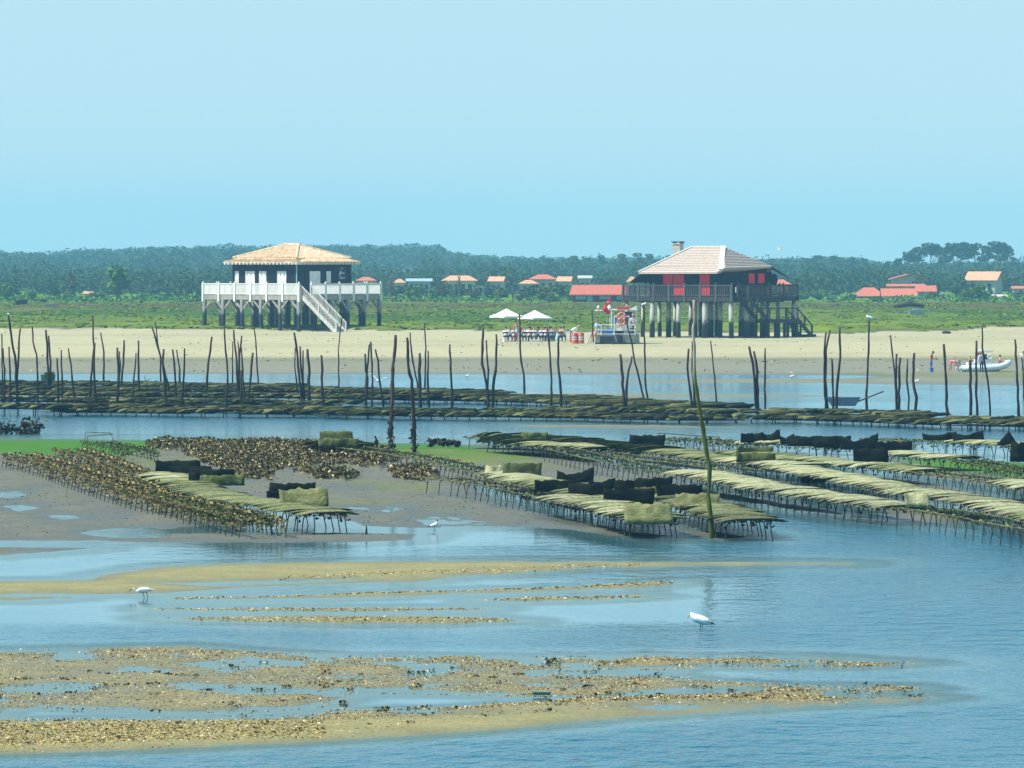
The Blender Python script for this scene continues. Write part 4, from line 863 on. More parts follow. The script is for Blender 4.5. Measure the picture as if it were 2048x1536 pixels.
def party():
    T = tp(1078, 682); tb = empty("trestle_table", T+Vector((0, .9, 0)), label="long luncheon table on the beach set between two rows of seated people", cat="table")
    m = MB(); m.box((0, 0, .73), (5.9, .8, .04)); m.build("tabletop", MT['white'], tb)
    for i in range(4):
        for y in (-.33, .33): m = MB(); m.box((-2.75+1.83*i, y, .355), (.05, .05, .71)); m.build("leg", MT['greyc'], tb)
    base = T+Vector((0, .9, .752)); r = random.Random(4)
    for i in range(8):
        p = base+Vector((-2.5+.72*i, r.uniform(-.15, .15), 0)); m = MB(); m.tube([p, p+Vector((0, 0, .16)), p+Vector((0, 0, .2)), p+Vector((0, 0, .29))], [.038, .038, .014, .014], 8)
        props(m.build("bottle", MT['bottle'] if i % 2 else MT['white']), label=None, cat="bottle", group="bottles on the luncheon table")["label"] = f"{'dark green' if i % 2 else 'white'} bottle, {ordi(i)} from the left on the long luncheon table"
    near = [(1011,684,'wshirt','navy','hair',None,"white shirted person seated at the far left end of the luncheon table"),(1028,684,'wshirt','greyc','hairb',None,"white shirted person seated second from the left at the luncheon table"),
            (1049,684,'wshirt','navy','skin',None,"white shirted person with reddish hair seated just right of the pole by the left parasol"),(1058,684,'wshirt','navy','hair',None,"white shirted dark haired person leaning left near the middle of the table"),
            (1068,684,'wshirt','greyc','hairg','straw',"white shirted person with a straw hat seated under the right parasol"),(1083,684,'wshirt','navy','hairb',None,"white shirted brown haired person seated left of the pair near the table middle"),
            (1091,684,'wshirt','navy','hair',None,"white shirted black haired person seated left of the pale pole"),(1103,684,'lblue','navy','hair',None,"pale blue shirted person seated right of the pale pole"),
            (1121,684,'brownc','navy','hair',None,"person in a rust brown top seated near the right end of the luncheon table")]
    for i, (px, py, t, l, h, hat, lab) in enumerate(near):
        p = tp(px, py); person(p, R(180 if i % 3 else 168), 'sit', lab, t, l, 'hairb' if h == 'skin' else h, hat=hat, lean=.05*(i % 3), group=None); chair_obj(p+Vector((0, -.03, 0)), R(180), f"dark folding chair, {ordi(i)} from the left on the near side of the luncheon table")
    far = [(1020,'wshirt','hairg',"grey haired person facing the camera at the left of the table"),(1077,'cyan','hairb',"person in a pale turquoise top facing the camera at mid table"),(1112,'straw','hairb',"person in a straw coloured top facing the camera near the table end"),(1128,'wshirt','hair',"white shirted person facing the camera at the right end of the table"),
           (1042,'pink','hairg',"person in a pink top facing the camera right of the left parasol pole"),(1061,'wshirt','hairb',"white shirted person facing the camera left of the right parasol pole"),(1089,'wshirt','hairg',"grey haired white shirted person facing the camera right of the table middle"),(1100,'lblue','hair',"blue shirted person facing the camera left of the straw coloured top")]
    for i, (px, t, h, lab) in enumerate(sorted(far)):
        p = tp(px, 683)+Vector((0, 1.75, 0)); person(p, 0, 'sit', lab, t, 'navy', h); chair_obj(p, 0, f"dark folding chair, {ordi(i)} from the left on the far side of the luncheon table")
    person(tp(1032, 684)+Vector((0, -.1, 0)), R(20), 'stand', "bare chested standing man in red trousers beside the left parasol pole", None, 'redc', 'hair', 'skin', H=1.72, short=False)
    p = tp(1033, 685)+Vector((0, -.45, 0)); m = MB(); m.ell((0, 0, .95), (.13, .05, .2), 8, 6); m.beam((-.08, 0, 1.1), (.0, .05, 1.32), .03, .02); props(m.build("bag", MT['cyan'], loc=p, smooth=True), label="pale turquoise bag carried by the bare chested standing man", cat="bag")
    person(tp(1142, 685), R(105), 'bow', "white shirted man in jeans bowing over the right end of the table", 'wshirt', 'jeans', 'hairg', H=1.75)
    m = MB(); m.tube([(0, 0, 0), (0, 0, .38)], [.17, .21], 12); m.tube([(0, 0, .37), (0, 0, .40)], [.225, .225], 12); props(m.build("tub", MT['white'], loc=tp(1009, 685)+Vector((0, -.1, 0))), label="white tub on the sand at the left end of the luncheon table", cat="tub")
    m = MB(); m.box((0, 0, .13), (.75, .45, .26)); m.box((0, 0, .275), (.8, .5, .04)); props(m.build("cooler", MT['white'], loc=tp(1071, 687)), label="low white cooler box on the sand below the right parasol", cat="cooler")
    m = MB(); m.ell((0, 0, .5), (.16, .12, .34), 10, 7); m.tube([(-.1, 0, .8), (0, 0, .92), (.1, 0, .8)], .02, 6); m.box((0, 0, .08), (.24, .16, .16)); props(m.build("bag", MT['cyan'], loc=tp(1115, 687), smooth=True), label="pale shopping bag behind the rust brown seated person", cat="bag")
    for px, pyt, w, lab in ((1013, 617, 2.9, "white square parasol over the left half of the luncheon table"), (1070, 620, 2.95, "white square parasol over the right half of the luncheon table")):
        b = tp(px, 683)+Vector((0, .3 if px < 1050 else 1.0, 0)); z = PY(px, pyt, b.y).z-b.z; root = empty("parasol", b, R(38), label=lab, cat="parasol"); m = MB(); m.tube([(0, 0, 0), (0, 0, z)], .028, 8); m.build("pole", MT['greyc'], root)
        h = w/2/1.37*1.0; V = [(0, 0, z)]; n = 4
        for ring, (rr, dz) in enumerate(((.33, .26), (.67, .50), (1.0, .66), (1.0, .80))):
            for k in range(8):
                c = [(-1, -1), (0, -1), (1, -1), (1, 0), (1, 1), (0, 1), (-1, 1), (-1, 0)][k]; sag = .05*(k % 2)*(ring > 0)
                V.append((c[0]*h*rr*(.97 if k % 2 else 1), c[1]*h*rr*(.97 if k % 2 else 1), z-dz-sag*0+(.03 if k % 2 and ring == 3 else 0)))
        Fs = [(0, 1+k, 1+(k+1) % 8) for k in range(8)]
        for ring in range(3): Fs += [(1+ring*8+k, 1+ring*8+8+k, 1+ring*8+8+(k+1) % 8, 1+ring*8+(k+1) % 8) for k in range(8)]
        m = MB(); m.add(V, Fs); o = m.build("canopy", MT['canvas'], root); so_ = o.modifiers.new("s", 'SOLIDIFY'); so_.thickness = .012
        m = MB()
        for k in range(4): c = [(-1, -1), (1, -1), (1, 1), (-1, 1)][k]; m.tube([(0, 0, z-.75), (c[0]*h*.5, c[1]*h*.5, z-.42)], .012, 5)
        m.build("rib", MT['greyc'], root)
party()
def barrels():
    for px, lab in ((1149, "left orange barrel with white label beside the bowing man"), (1161.5, "right orange barrel with white label nearest the barge")):
        p = tp(px, 688); r = empty("barrel", p, label=lab, cat="barrel", group="orange barrels"); m = MB(); q = .27
        m.tube([(0, 0, 0), (0, 0, .05), (0, 0, .3), (0, 0, .33), (0, 0, .60), (0, 0, .63), (0, 0, .88), (0, 0, .92)], [q, q+.01, q, q+.015, q, q+.015, q+.01, q-.03], 20); m.build("drum", MT['orange'], r)
        m = MB(); n = 6; V = []; Fs = []
        for z in (.30, .60):
            for k in range(n+1): a = R(-125+70*k/n); V.append((math.cos(a)*(q+.022), math.sin(a)*(q+.022), z))
        for k in range(n): Fs.append((k, k+1, n+2+k, n+1+k))
        m.add(V, Fs); m.build("label_patch", MT['white'], r)
        m = MB()
        for k in range(4): a = R(-115+16*k); m.ell((math.cos(a)*(q+.03), math.sin(a)*(q+.03), .45), (.03, .012, .05), 6, 5)
        m.build("label_print", MT['railgrey'], r)
        m = MB(); m.ell((-.08, -q-.012, .76), (.06, .012, .06), 8, 5); m.tube([(-.06, -q-.02, .72), (-.02, -q-.02, .66)], .015, 5); m.build("emblem", MT['white'], r)
    m = MB(); a = tp(1172, 689); m.beam((0, 0, .02), (.35, .25, .80), .30, .05); props(m.build("gangplank", MT['greywood'], loc=a), label="grey plank leaning between the orange barrels and the barge", cat="plank")
    m = MB(); m.tube([(-.16, -.1, 0), (0, 0, .95)], .02, 5); m.tube([(.18, -.1, 0), (0, 0, .95)], .02, 5); m.tube([(0, .25, 0), (0, 0, .95)], .02, 5); props(m.build("tripod_stand", MT['darkwood'], loc=tp(1184, 688)), label="thin wooden tripod stand left of the barge", cat="stand")
barrels()
def barge():
    B = tp(1231, 689); root = empty("barge", B, R(-4), label="flat grey work barge with white railings and canopy aground on the beach", cat="boat")
    W, Lg = 3.5, 7.0; m = MB()
    V = []; 
    for (y, k, z0, z1) in ((0, .97, .12, .74), (.5, 1, 0, .76), (Lg-1.2, 1, 0, .78), (Lg, .8, .35, .82)):
        V += [(-W/2*k, y, z0), (W/2*k, y, z0), (W/2*k, y, z1), (-W/2*k, y, z1)]
    Fs = [(0, 1, 2, 3), (15, 14, 13, 12)]
    for i in range(3): a = i*4; Fs += [(a, a+4, a+5, a+1), (a+1, a+5, a+6, a+2), (a+2, a+6, a+7, a+3), (a+3, a+7, a+4, a)]
    m.add(V, Fs); m.build("hull", MT['alu'], root)
    m = MB(); m.box((-.72, -.04, .36), (1.15, .10, .6)); m.box((.42, -.05, .38), (.34, .1, .66)); m.build("stern_bumper", MT['hullblack'], root)
    m = MB(); m.box((.25, -.25, .62), (.34, .4, .42)); m.box((.25, -.3, .20), (.16, .2, .5)); m.ell((.25, -.3, -.02+.08), (.1, .14, .06), 8, 5); m.build("outboard_motor", MT['hullblack'], root)
    m = MB(); m.tube([(.05, -.37, .42), (.14, -.38, .5), (.2, -.38, .42), (.1, -.38, .32), (.2, -.38, .26)], .02, 5); m.build("hull_number", MT['white'], root)
    rl = MB()
    for z in (.84, 1.18, 1.62):
        rl.tube([(-W/2+.1, .05, z), (-.15 if z > 1 and z < 1.5 else W/2-.1, .05, z)], .028, 6)
        if 1 < z < 1.5: rl.tube([(1.2, .05, z), (W/2-.1, .05, z)], .028, 6)
        for s in (-1, 1): rl.tube([(s*(W/2-.1), .05, z), (s*(W/2-.1), Lg-1.3, z)], .025, 6)
    rl.build("railing", MT['whitepaint'], root)
    for x in (-1.65, -1.2, -.1, 1.15, 1.65):
        m = MB(); m.tube([(x, .05, .76), (x, .05, 1.64 if x not in (-.1, 1.15) else 2.35)], .035, 6); m.build("stanchion", MT['whitepaint'], root)
    m = MB(); m.box((.52, .1, 1.36), (1.15, .05, .48)); m.build("stern_panel", MT['white'], root)
    m = MB(); m.tube([(-.1, .05, 2.35), (1.15, .05, 2.35)], .035, 6); m.build("arch_bar", MT['whitepaint'], root)
    # wheelhouse frame with its roof
    for x in (-.55, 1.62):
        for y in (2.0, 4.4): m = MB(); m.tube([(x, y, .76), (x, y, 2.85)], .04, 6); m.build("canopy_post", MT['whitepaint'], root)
    m = MB(); m.box((.52, 3.2, 2.88), (2.35, 2.7, .09)); m.build("canopy", MT['whitepaint'], root)
    m = MB(); m.box((.55, 1.80, 3.05), (1.05, .06, .26)); m.build("banner", MT['orange'], root)
    m = MB()
    for i in range(9): m.box((.12+.108*i, 1.762, 3.05), (.05, .012, .10 if i % 3 else .13))
    m.build("banner_print", MT['redc'], root)
    m = MB(); m.add([(1.15, 1.9, 2.95), (1.68, 1.9, 3.25), (1.68, 1.9, 2.95), (1.15, 3.4, 2.95), (1.68, 3.4, 3.25), (1.68, 3.4, 2.95)], [(0, 2, 1), (3, 4, 5), (0, 1, 4, 3), (1, 2, 5, 4), (0, 3, 5, 2)]); m.build("roof_locker", MT['white'], root)
    m = MB(); m.box((.85, 2.6, 2.35), (.9, .05, .75)); m.build("windscreen", MT['glass_b'], root); m = MB(); m.box((.52, 2.9, 1.3), (1.2, .7, 1.05)); m.build("console", MT['white'], root)
    m = MB(); m.box((1.35, 2.0, 2.3), (.25, .1, .5)); m.build("life_jacket", MT['redc'], root)
    for (x, y, z, w, h, c) in ((-.75, .5, 1.12, 1.1, .28, 'blue'), (-.62, .45, .88, .7, .2, 'blue'), (-1.0, .4, .86, .35, .2, 'brownc'), (1.45, .5, .9, .5, .25, 'bottle'), (1.45, .6, 1.2, .5, .2, 'blackc'), (.3, .5, .93, .75, .3, 'blackc'), (-.05, 1.4, 2.0, .5, .35, 'blue')):
        m = MB(); m.box((0, 0, 0), (w, .5, h)); m.box((0, 0, h/2+.015), (w+.04, .54, .04)); o = m.build("crate", MT[c]); M_ = Matrix.Rotation(R(-4), 4, 'Z'); o.location = B+M_ @ Vector((x, y, z))
        o["label"] = {(-.75): "long blue crate at the left stern rail of the barge", (-.62): "low blue crate beneath the long one on the barge", (-1.0): "brown box by the left stern rail of the barge", 1.45: ("green crate at the right stern corner of the barge" if z < 1 else "dark crate stacked over the green crate on the barge"), .3: "dark crate behind the lower half of the barge stern panel", (-.05): "blue box beside the lifebuoys on the barge"}[x]; o["category"] = "crate"; o["group"] = "crates on the barge"
    def ring(x, y, z, R_, lab):
        m = MB(); n = 20; pts = [(R_*math.cos(2*math.pi*i/n), 0, R_*math.sin(2*math.pi*i/n)) for i in range(n+1)]; m.tube(pts, .075, 8); r = m.build("lifebuoy", MT['orange'], loc=B+Matrix.Rotation(R(-4), 4, 'Z') @ Vector((x, y, z)), smooth=True); props(r, label=lab, cat="lifebuoy")
        m = MB()
        for a in (45, 135, 225, 315): m.ell((R_*math.cos(R(a)), 0, R_*math.sin(R(a))), (.085, .085, .085), 8, 6)
        m.build("band", MT['white'], r)
    ring(.50, -.02, 2.30, .33, "orange lifebuoy with white bands hung high on the barge arch"); ring(.50, -.04, 1.92, .29, "lower orange lifebuoy hung beneath the other one")
    # flags and float
    r = empty("flag", B+Vector((-.72, 1.9, .7)), label="tall narrow red flag with blue and white foot beside the barge canopy", cat="flag"); m = MB(); m.tube([(0, 0, 0), (.0, 0, 2.4), (.28, 0, 3.25)], [.025, .02, .012], 6); m.build("flagpole", MT['greyc'], r)
    def sheet(pts, n, c): m = MB(); k = len(pts); m.add([(p[0], -.02, p[1]) for p in pts]+[(p[0], .02+.05*math.sin(i), p[1]) for i, p in enumerate(pts)], [tuple(range(k)), tuple(range(2*k-1, k-1, -1))]+[(i, (i+1) % k, (i+1) % k+k, i+k) for i in range(k)]); return m.build(n, MT[c], r)
    f = sheet([(-.08, 2.55), (.28, 2.45), (.36, 2.9), (.36, 3.3), (.1, 3.05), (-.05, 2.8)], "upper_cloth", 'redc'); sheet([(-.12, 2.05), (.24, 1.98), (.28, 2.44), (-.08, 2.54)], "lower_cloth", 'lblue')
    m = MB(); m.ell((.12, -.05, 2.82), (.07, .01, .07), 8, 5); m.build("emblem", MT['white'], f)
    for dx, z, s, c in ((-.83, 2.95, .24, 'redc'), (-.62, 2.72, .2, 'redc'), (-.50, 3.0, .2, 'white')):
        m = MB(); m.ell((0, 0, 0), (s, s, s*1.25), 10, 8); m.tube([(0, 0, s*1.2), (0, 0, s*1.2+.1)], .03, 6); props(m.build("float", MT[c], loc=B+Vector((dx, 1.6, z)), smooth=True), label={(-.83): "red float hung highest left of the barge canopy", (-.62): "smaller red float below the higher one", (-.50): "white float hung between the red floats and canopy"}[dx], cat="float")
    q = tp(1269, 689)+Vector((-.12, 1.0, 0)); q.z = B.z+.76; person(q, R(25), 'stand', "white shirted grey haired man standing at the right side of the barge", 'wshirt', 'greyc', 'hairg', H=1.72)
    q = B+Vector((-1.5, 1.2, .77)); person(q, R(0), 'sit', "person in pale blue and white seated on the left of the barge deck", 'cyan', 'greyc', 'hairb')
    q = B+Vector((.75, 1.5, 1.15)); person(q, R(20), 'stand', "person in a pink top behind the lifebuoys on the barge", 'pink', 'navy', 'hairb', H=1.5)
    q = B+Vector((-1.72, -.15, .1)); m = MB(); m.ell((0, 0, .75), (.16, .14, .22), 10, 7); m.tube([(0, 0, .9), (0, 0, 1.1)], .02, 5); props(m.build("float", MT['pink'], loc=q, smooth=True), label="pink fender hung on the left stern corner of the barge", cat="float")
barge()
# ------------------------------------------------------------ bathers and inflatable boat on the right
def bathers():
    p = GP(1862, 745); person(p, R(65), 'lookdown', "bare chested boy in blue shorts looking down beside a blue bucket", None, 'blue', 'hair', 'skin_d', H=1.38, short=True)
    r = empty("bucket", GP(1864, 745)+Vector((-.05, -.25, 0)), label="blue bucket on the mud at the feet of the boy in blue shorts", cat="bucket"); m = MB(); m.tube([(0, 0, 0), (0, 0, .26)], [.11, .145], 14); m.tube([(0, 0, .25), (0, 0, .27)], .152, 14); m.build("body", MT['blue'], r); m = MB(); m.tube([(-.14, 0, .26), (-.1, 0, .35), (0, 0, .38), (.1, 0, .35), (.14, 0, .26)], .008, 5); m.build("handle", MT['greyc'], r)
    p = GP(1903, 745); person(p, R(72), 'bend', "person in a pink swimsuit bending far forward left of the inflatable boat", 'pink', 'pink', 'hairb', 'skin', H=1.35, short=True, sleeves=False)
    p = GP(1961, 745)+Vector((0, -.9, 0)); person(p, R(200), 'stand', "person in blue shirt and dark trousers standing in front of the inflatable boat", 'lblue', 'navy', 'hairb', H=1.32)
    p = GP(2046, 742); person(p, R(0), 'lookdown', "person in pale clothes cut off by the right edge of the photo", 'wshirt', 'greyc', 'hairg', H=1.35)
    p = GP(1938, 742)+Vector((0, .2, 0)); person(p, R(90), 'lookdown', "bather behind the stern tube of the inflatable boat", 'pink', 'pink', 'hairb', H=.95, short=True, sleeves=False)
    B = GP(1968, 744); root = empty("inflatable_boat", B, R(8), label="white rigid inflatable boat with console and sunshade beached on the mud", cat="boat")
    s = 1/30.0; m = MB(); sd = []
    for y in (-.55, .55):
        pts = [(-1.65, y, .22), (-1.0, y, .21), (0, y, .22), (.9, y*1.0, .30), (1.35, y*.85, .42), (1.62, y*.4, .56), (1.7, 0, .60)]; m.tube(pts, [.15, .21, .22, .22, .21, .19, .19], 14)
        m.tube([(-1.65, y, .22), (-1.8, y, .23)], [.16, .04], 12)
    m.build("tube", MT['rib'], root, smooth=True)
    m = MB(); m.add([(-1.5, -.5, .12), (1.0, -.45, .16), (1.45, 0, .45), (1.0, .45, .16), (-1.5, .5, .12), (-1.5, 0, -.05), (1.0, 0, .0)], [(0, 5, 6, 1), (5, 4, 3, 6), (1, 6, 2), (6, 3, 2), (0, 1, 2, 3, 4)]); m.build("hull", MT['white'], root)
    m = MB(); m.box((-.35, 0, .42), (1.6, .7, .34)); m.box((.25, 0, .62), (.5, .6, .62)); m.box((-.45, 0, .66), (.35, .6, .3)); m.build("console", MT['white'], root)
    m = MB(); m.add([(.1, -.3, .95), (.1, .3, .95), (-.28, .3, 1.18), (-.28, -.3, 1.18), (.14, -.3, .95), (.14, .3, .95), (-.24, .3, 1.2), (-.24, -.3, 1.2)], [(0, 1, 2, 3), (7, 6, 5, 4), (0, 3, 7, 4), (1, 5, 6, 2)]); m.box((-.1, 0, .98), (.6, .62, .34)); m.build("windscreen", MT['glass_b'], root)
    m = MB(); m.box((.0, 0, 1.36), (1.05, .8, .07)); m.box((.1, 0, 1.40), (.8, .7, .05)); m.build("sunshade", MT['white'], root)
    m = MB()
    for x in (-.4, .4):
        for y in (-.34, .34): m.tube([(x, y, .55), (x, y, 1.34)], .018, 5)
    m.build("sunshade_frame", MT['whitepaint'], root)
    m = MB(); m.box((-1.72, 0, .55), (.26, .34, .46)); m.box((-1.74, 0, .2), (.12, .14, .5)); m.build("outboard_motor", MT['greyc'], root)
    for x, z in ((-.25, .92), (.35, 1.0)):
        m = MB(); n = 16; m.tube([(.15*math.cos(2*math.pi*i/n), 0, .15*math.sin(2*math.pi*i/n)) for i in range(n+1)], .045, 7); props(m.build("lifebuoy", MT['white'], loc=B+Vector((x, -.40, z)), smooth=True), label="white ring buoy %s of the inflatable boat" % ("hung on the left side of the console" if x < 0 else "hung on the right front"), cat="lifebuoy")
    m = MB(); m.ell((0, 0, 0), (.2, .15, .09), 8, 6); props(m.build("towel", MT['redc'], loc=B+Vector((-.42, -.2, 1.2)), smooth=True), label="red towel draped behind the windscreen of the inflatable boat", cat="towel")
    q = B+Vector((1.05, 0, .38)); person(q, R(98), 'sitlow', "person in a pink swimsuit sitting on the bow of the inflatable boat", 'pink', 'pink', 'blackc', 'skin', H=1.25, short=True, sleeves=False)
bathers()
# ------------------------------------------------------------ loose shells and oyster clumps
def at_ground(px, py):
    j = np.abs(GPX[0][None, :]-px[:, None]).argmin(1) if len(px) < 3000 else np.searchsorted(GPX[0], px).clip(0, GPX.shape[1]-1)
    i = (len(GPY)-1-np.searchsorted(GPY[::-1, 0], py)).clip(0, len(GPY)-1)
    mz = macro_z(py); v = -(py-CY)/F; t = (mz-HC)/(-_s+v*_c); return (px-CX)/F*t, (_c+v*_s)*t, GZ[i, j]
def flakes(X, Y, Z, size, r, upright=.4):
    n = len(X); nrm = r.normal(size=(n, 3)); nrm[:, 2] = np.abs(nrm[:, 2])+(.2 if upright > .5 else 1.2); nrm /= np.linalg.norm(nrm, axis=1, keepdims=True)
    a = np.cross(nrm, r.normal(size=(n, 3))); a /= np.linalg.norm(a, axis=1, keepdims=True); b = np.cross(nrm, a); s = (size*(.55+.9*r.random(n)))[:, None]; c = np.stack([X, Y, Z], 1)+nrm*s*.12
    k = .45+.3*r.random((n, 1)); lift = nrm*s*(.18+.25*r.random((n, 1)))
    pts = [c-a*s, c-b*s*k-a*s*.2, c+a*s*.9-b*s*k*.3, c+a*s*.5+b*s*k*.8, c-a*s*.4+b*s*k, c+lift]
    V = np.stack(pts, 1).reshape(-1, 3); o = np.arange(n)[:, None]*6; T = np.concatenate([o+np.array([[i, (i+1) % 5, 5]]) for i in range(5)], 1).reshape(-1, 3); return V, T
MT['shell'] = ramp_island("sun_bleached_shell", [(0, (.05, .035, .015)), (.25, (.16, .11, .04)), (.6, (.36, .27, .085)), (.93, (.50, .40, .17)), (1, (.78, .72, .58))], .7, 20)
MT['oyster'] = ramp_island("oyster_cluster", [(0, (.015, .011, .006)), (.45, (.048, .040, .013)), (.72, (.15, .125, .04)), (.94, (.36, .31, .12)), (1, (.62, .56, .36))], .8, 20)
MT['encrust'] = ramp_island("dark_encrusting_oyster", [(0, (.006, .006, .006)), (.6, (.03, .025, .015)), (.9, (.10, .08, .04)), (1, (.28, .23, .13))], .8, 20)
def shells():
    r = np.random.default_rng(77); PXs = []; PYs = []; SZ = []
    def zone(n, f, s): px, py = f(n); PXs.append(px); PYs.append(py); SZ.append(np.full(len(px), s)*(.6+.8*r.random(len(px))))
    u = lambda n, a, b: r.uniform(a, b, n)
    def bank(n):
        px = u(n, -250, 1880); top = np.interp(px, [-250, 380, 700, 1500, 1850], [1299, 1295, 1310, 1312, 1325]); bot = np.interp(px, [-250, 0, 300, 700, 950, 1300, 1860], [1520, 1507, 1498, 1478, 1440, 1412, 1396]); t = r.random(n)
        py = top+(bot-top)*t; d = fbm(px*.012, py*.06, 4)*.9+r.random(n)*.5; bare = (t > .80) & (px > 350); keep = (d > .58) & ~(bare & (r.random(n) < .85)); return px[keep], py[keep]
    zone(84000, bank, .0155)
    def lowleft(n): px = -250+r.random(n)**1.4*900; py = np.interp(px, [-250, 650], [1452, 1445])+r.random(n)*np.interp(px, [-250, 650], [50, 34]); return px, py
    zone(8500, lowleft, .022)
    def ridge(n): px = u(n, 650, 1700); py = np.interp(px, [650, 950, 1300, 1700], [1424, 1408, 1392, 1396])+r.normal(size=n)*5; return px, py
    zone(7500, ridge, .019)
    def edge(n): px = u(n, -250, 1480/1*1.0); px = px*1.2; py = np.interp(px, [-250, 380, 700, 1500, 1850], [1302, 1300, 1314, 1318, 1328])+np.abs(r.normal(size=n))*8; k = px < 1780; return px[k], py[k]
    zone(7500, edge, .018)
    for a, b, n in (((350, 1195), (1345, 1167), 3000), ((970, 1199), (1280, 1192), 700), ((310, 1219), (980, 1219), 900), ((310, 1240), (1030, 1241), 1800), ((560, 1158), (1300, 1130), 1100)):
        def bar(k, a=a, b=b): t = r.random(k); return a[0]+(b[0]-a[0])*t, a[1]+(b[1]-a[1])*t+r.normal(size=k)*2.5
        zone(n, bar, .024)
    px = np.concatenate(PXs); py = np.concatenate(PYs); sz = np.concatenate(SZ)
    # clumps
    k = 210; t = r.random(k); cx = u(k, -250, 1850); ct = np.interp(cx, [-250, 1850], [1305, 1325]); cb = np.interp(cx, [-250, 0, 700, 1300, 1850], [1510, 1500, 1465, 1408, 1398]); cy = ct+(cb-ct)*t; m = r.integers(5, 16, k)
    qx = np.repeat(cx, m); qy = np.repeat(cy, m); e = np.repeat(r.uniform(3, 11, k), m); qx = qx+r.normal(size=len(qx))*e; qy = qy+r.normal(size=len(qy))*1.1
    X, Y, Z = at_ground(px, py); ok = Z > -.004; V, T = flakes(X[ok], Y[ok], Z[ok], sz[ok], r, .3); meshobj("shell_litter", npmesh("shell_litter", V, T), MT['shell'], kind="stuff")
    X, Y, Z = at_ground(qx, qy); ok = Z > -.03; V, T = flakes(X[ok], Y[ok], np.maximum(Z[ok], 0)+r.random(ok.sum())*.025, np.full(ok.sum(), .030), r, .5); meshobj("oyster_clumps", npmesh("oyster_clumps", V, T), MT['oyster'], kind="stuff")
    # reef left of the centre
    n = 85000; px = u(n, 275, 890); py = u(n, 884, 970); sd = np.full(n, -1e9)
    for p in REEF: sd = np.maximum(sd, polysd(px, py, p, .3)+(fbm(px*.03, py*.15, 4)-.5)*9)
    ok = sd > -.5; px = px[ok]; py = py[ok]; sd = sd[ok]; X, Y, Z = at_ground(px, py); den = fbm(X*1.8, Y*1.2, 3); ok = (den+r.random(len(X))*.3) > .52; X, Y, Z = X[ok], Y[ok], Z[ok]
    V, T = flakes(X, Y, Z+.02+r.random(len(X))*.12, np.full(len(X), .052), r, .8); meshobj("oyster_reef", npmesh("oyster_reef", V, T), MT['oyster'], kind="stuff")
    n = 5200; px = u(n, -200, 2150); py = u(n, 925, 1078); X, Y, Z = at_ground(px, py); ok = (Z > .005) & (fbm(px*.01, py*.05, 3)+r.random(n)*.3 > .6); V, T = flakes(X[ok], Y[ok], Z[ok], np.full(ok.sum(), .03), r, .4); meshobj("mud_debris", npmesh("mud_debris", V, T), MT['encrust'], kind="stuff")
shells()
def wrack():
    r = np.random.default_rng(5); n = 5200; px = r.uniform(-300, 2350, n); py = 664+82*r.random(n); k = fbm(px*.01, py*.16, 4)+r.random(n)*.35; near = np.abs(py-721) < 3
    ok = (k > .86) | (near & (k > .66)) | ((py > 724) & (k > .80)); X, Y, Z = at_ground(px[ok], py[ok]); V, T = flakes(X, Y, Z, np.full(len(X), .10), r, .3); meshobj("beach_wrack", npmesh("beach_wrack", V, T), MT['oyster'], kind="stuff")
wrack()
# ------------------------------------------------------------ poles
def polemat(name, hi, lo, z1=.3, z2=2.6):
    m, n, b = nodes(name); geo = N(n, "ShaderNodeNewGeometry"); sp = N(n, "ShaderNodeSeparateXYZ"); n.links.new(geo.outputs["Position"], sp.inputs[0]); oi = N(n, "ShaderNodeObjectInfo")
    c = mixc(n, lo, hi, mrange(n, sp.outputs[2], z1, z2)); mp = N(n, "ShaderNodeMapping"); mp.inputs["Scale"].default_value = (12, 12, 2.2); n.links.new(geo.outputs["Position"], mp.inputs[0])
    k = mrange(n, noise(n, 1, 5, mp.outputs[0]), .3, .7, .55, 1.6); k2 = mrange(n, oi.outputs["Random"], 0, 1, .7, 1.5); mm = N(n, "ShaderNodeMath", operation='MULTIPLY'); n.links.new(k, mm.inputs[0]); n.links.new(k2, mm.inputs[1])
    g = N(n, "ShaderNodeVectorMath", operation='SCALE'); n.links.new(c, g.inputs[0]); n.links.new(mm.outputs[0], g.inputs[3]); n.links.new(g.outputs[0], b.inputs["Base Color"]); b.inputs["Roughness"].default_value = .9; b.inputs["Specular IOR Level"].default_value = .2
    return m
MT['pole'] = polemat("tidal_pole_bark", (.050, .033, .030), (.016, .015, .009)); MT['pole_pale'] = polemat("pale_stripped_pole", (.30, .26, .20), (.055, .075, .012), 4.0, 4.8)
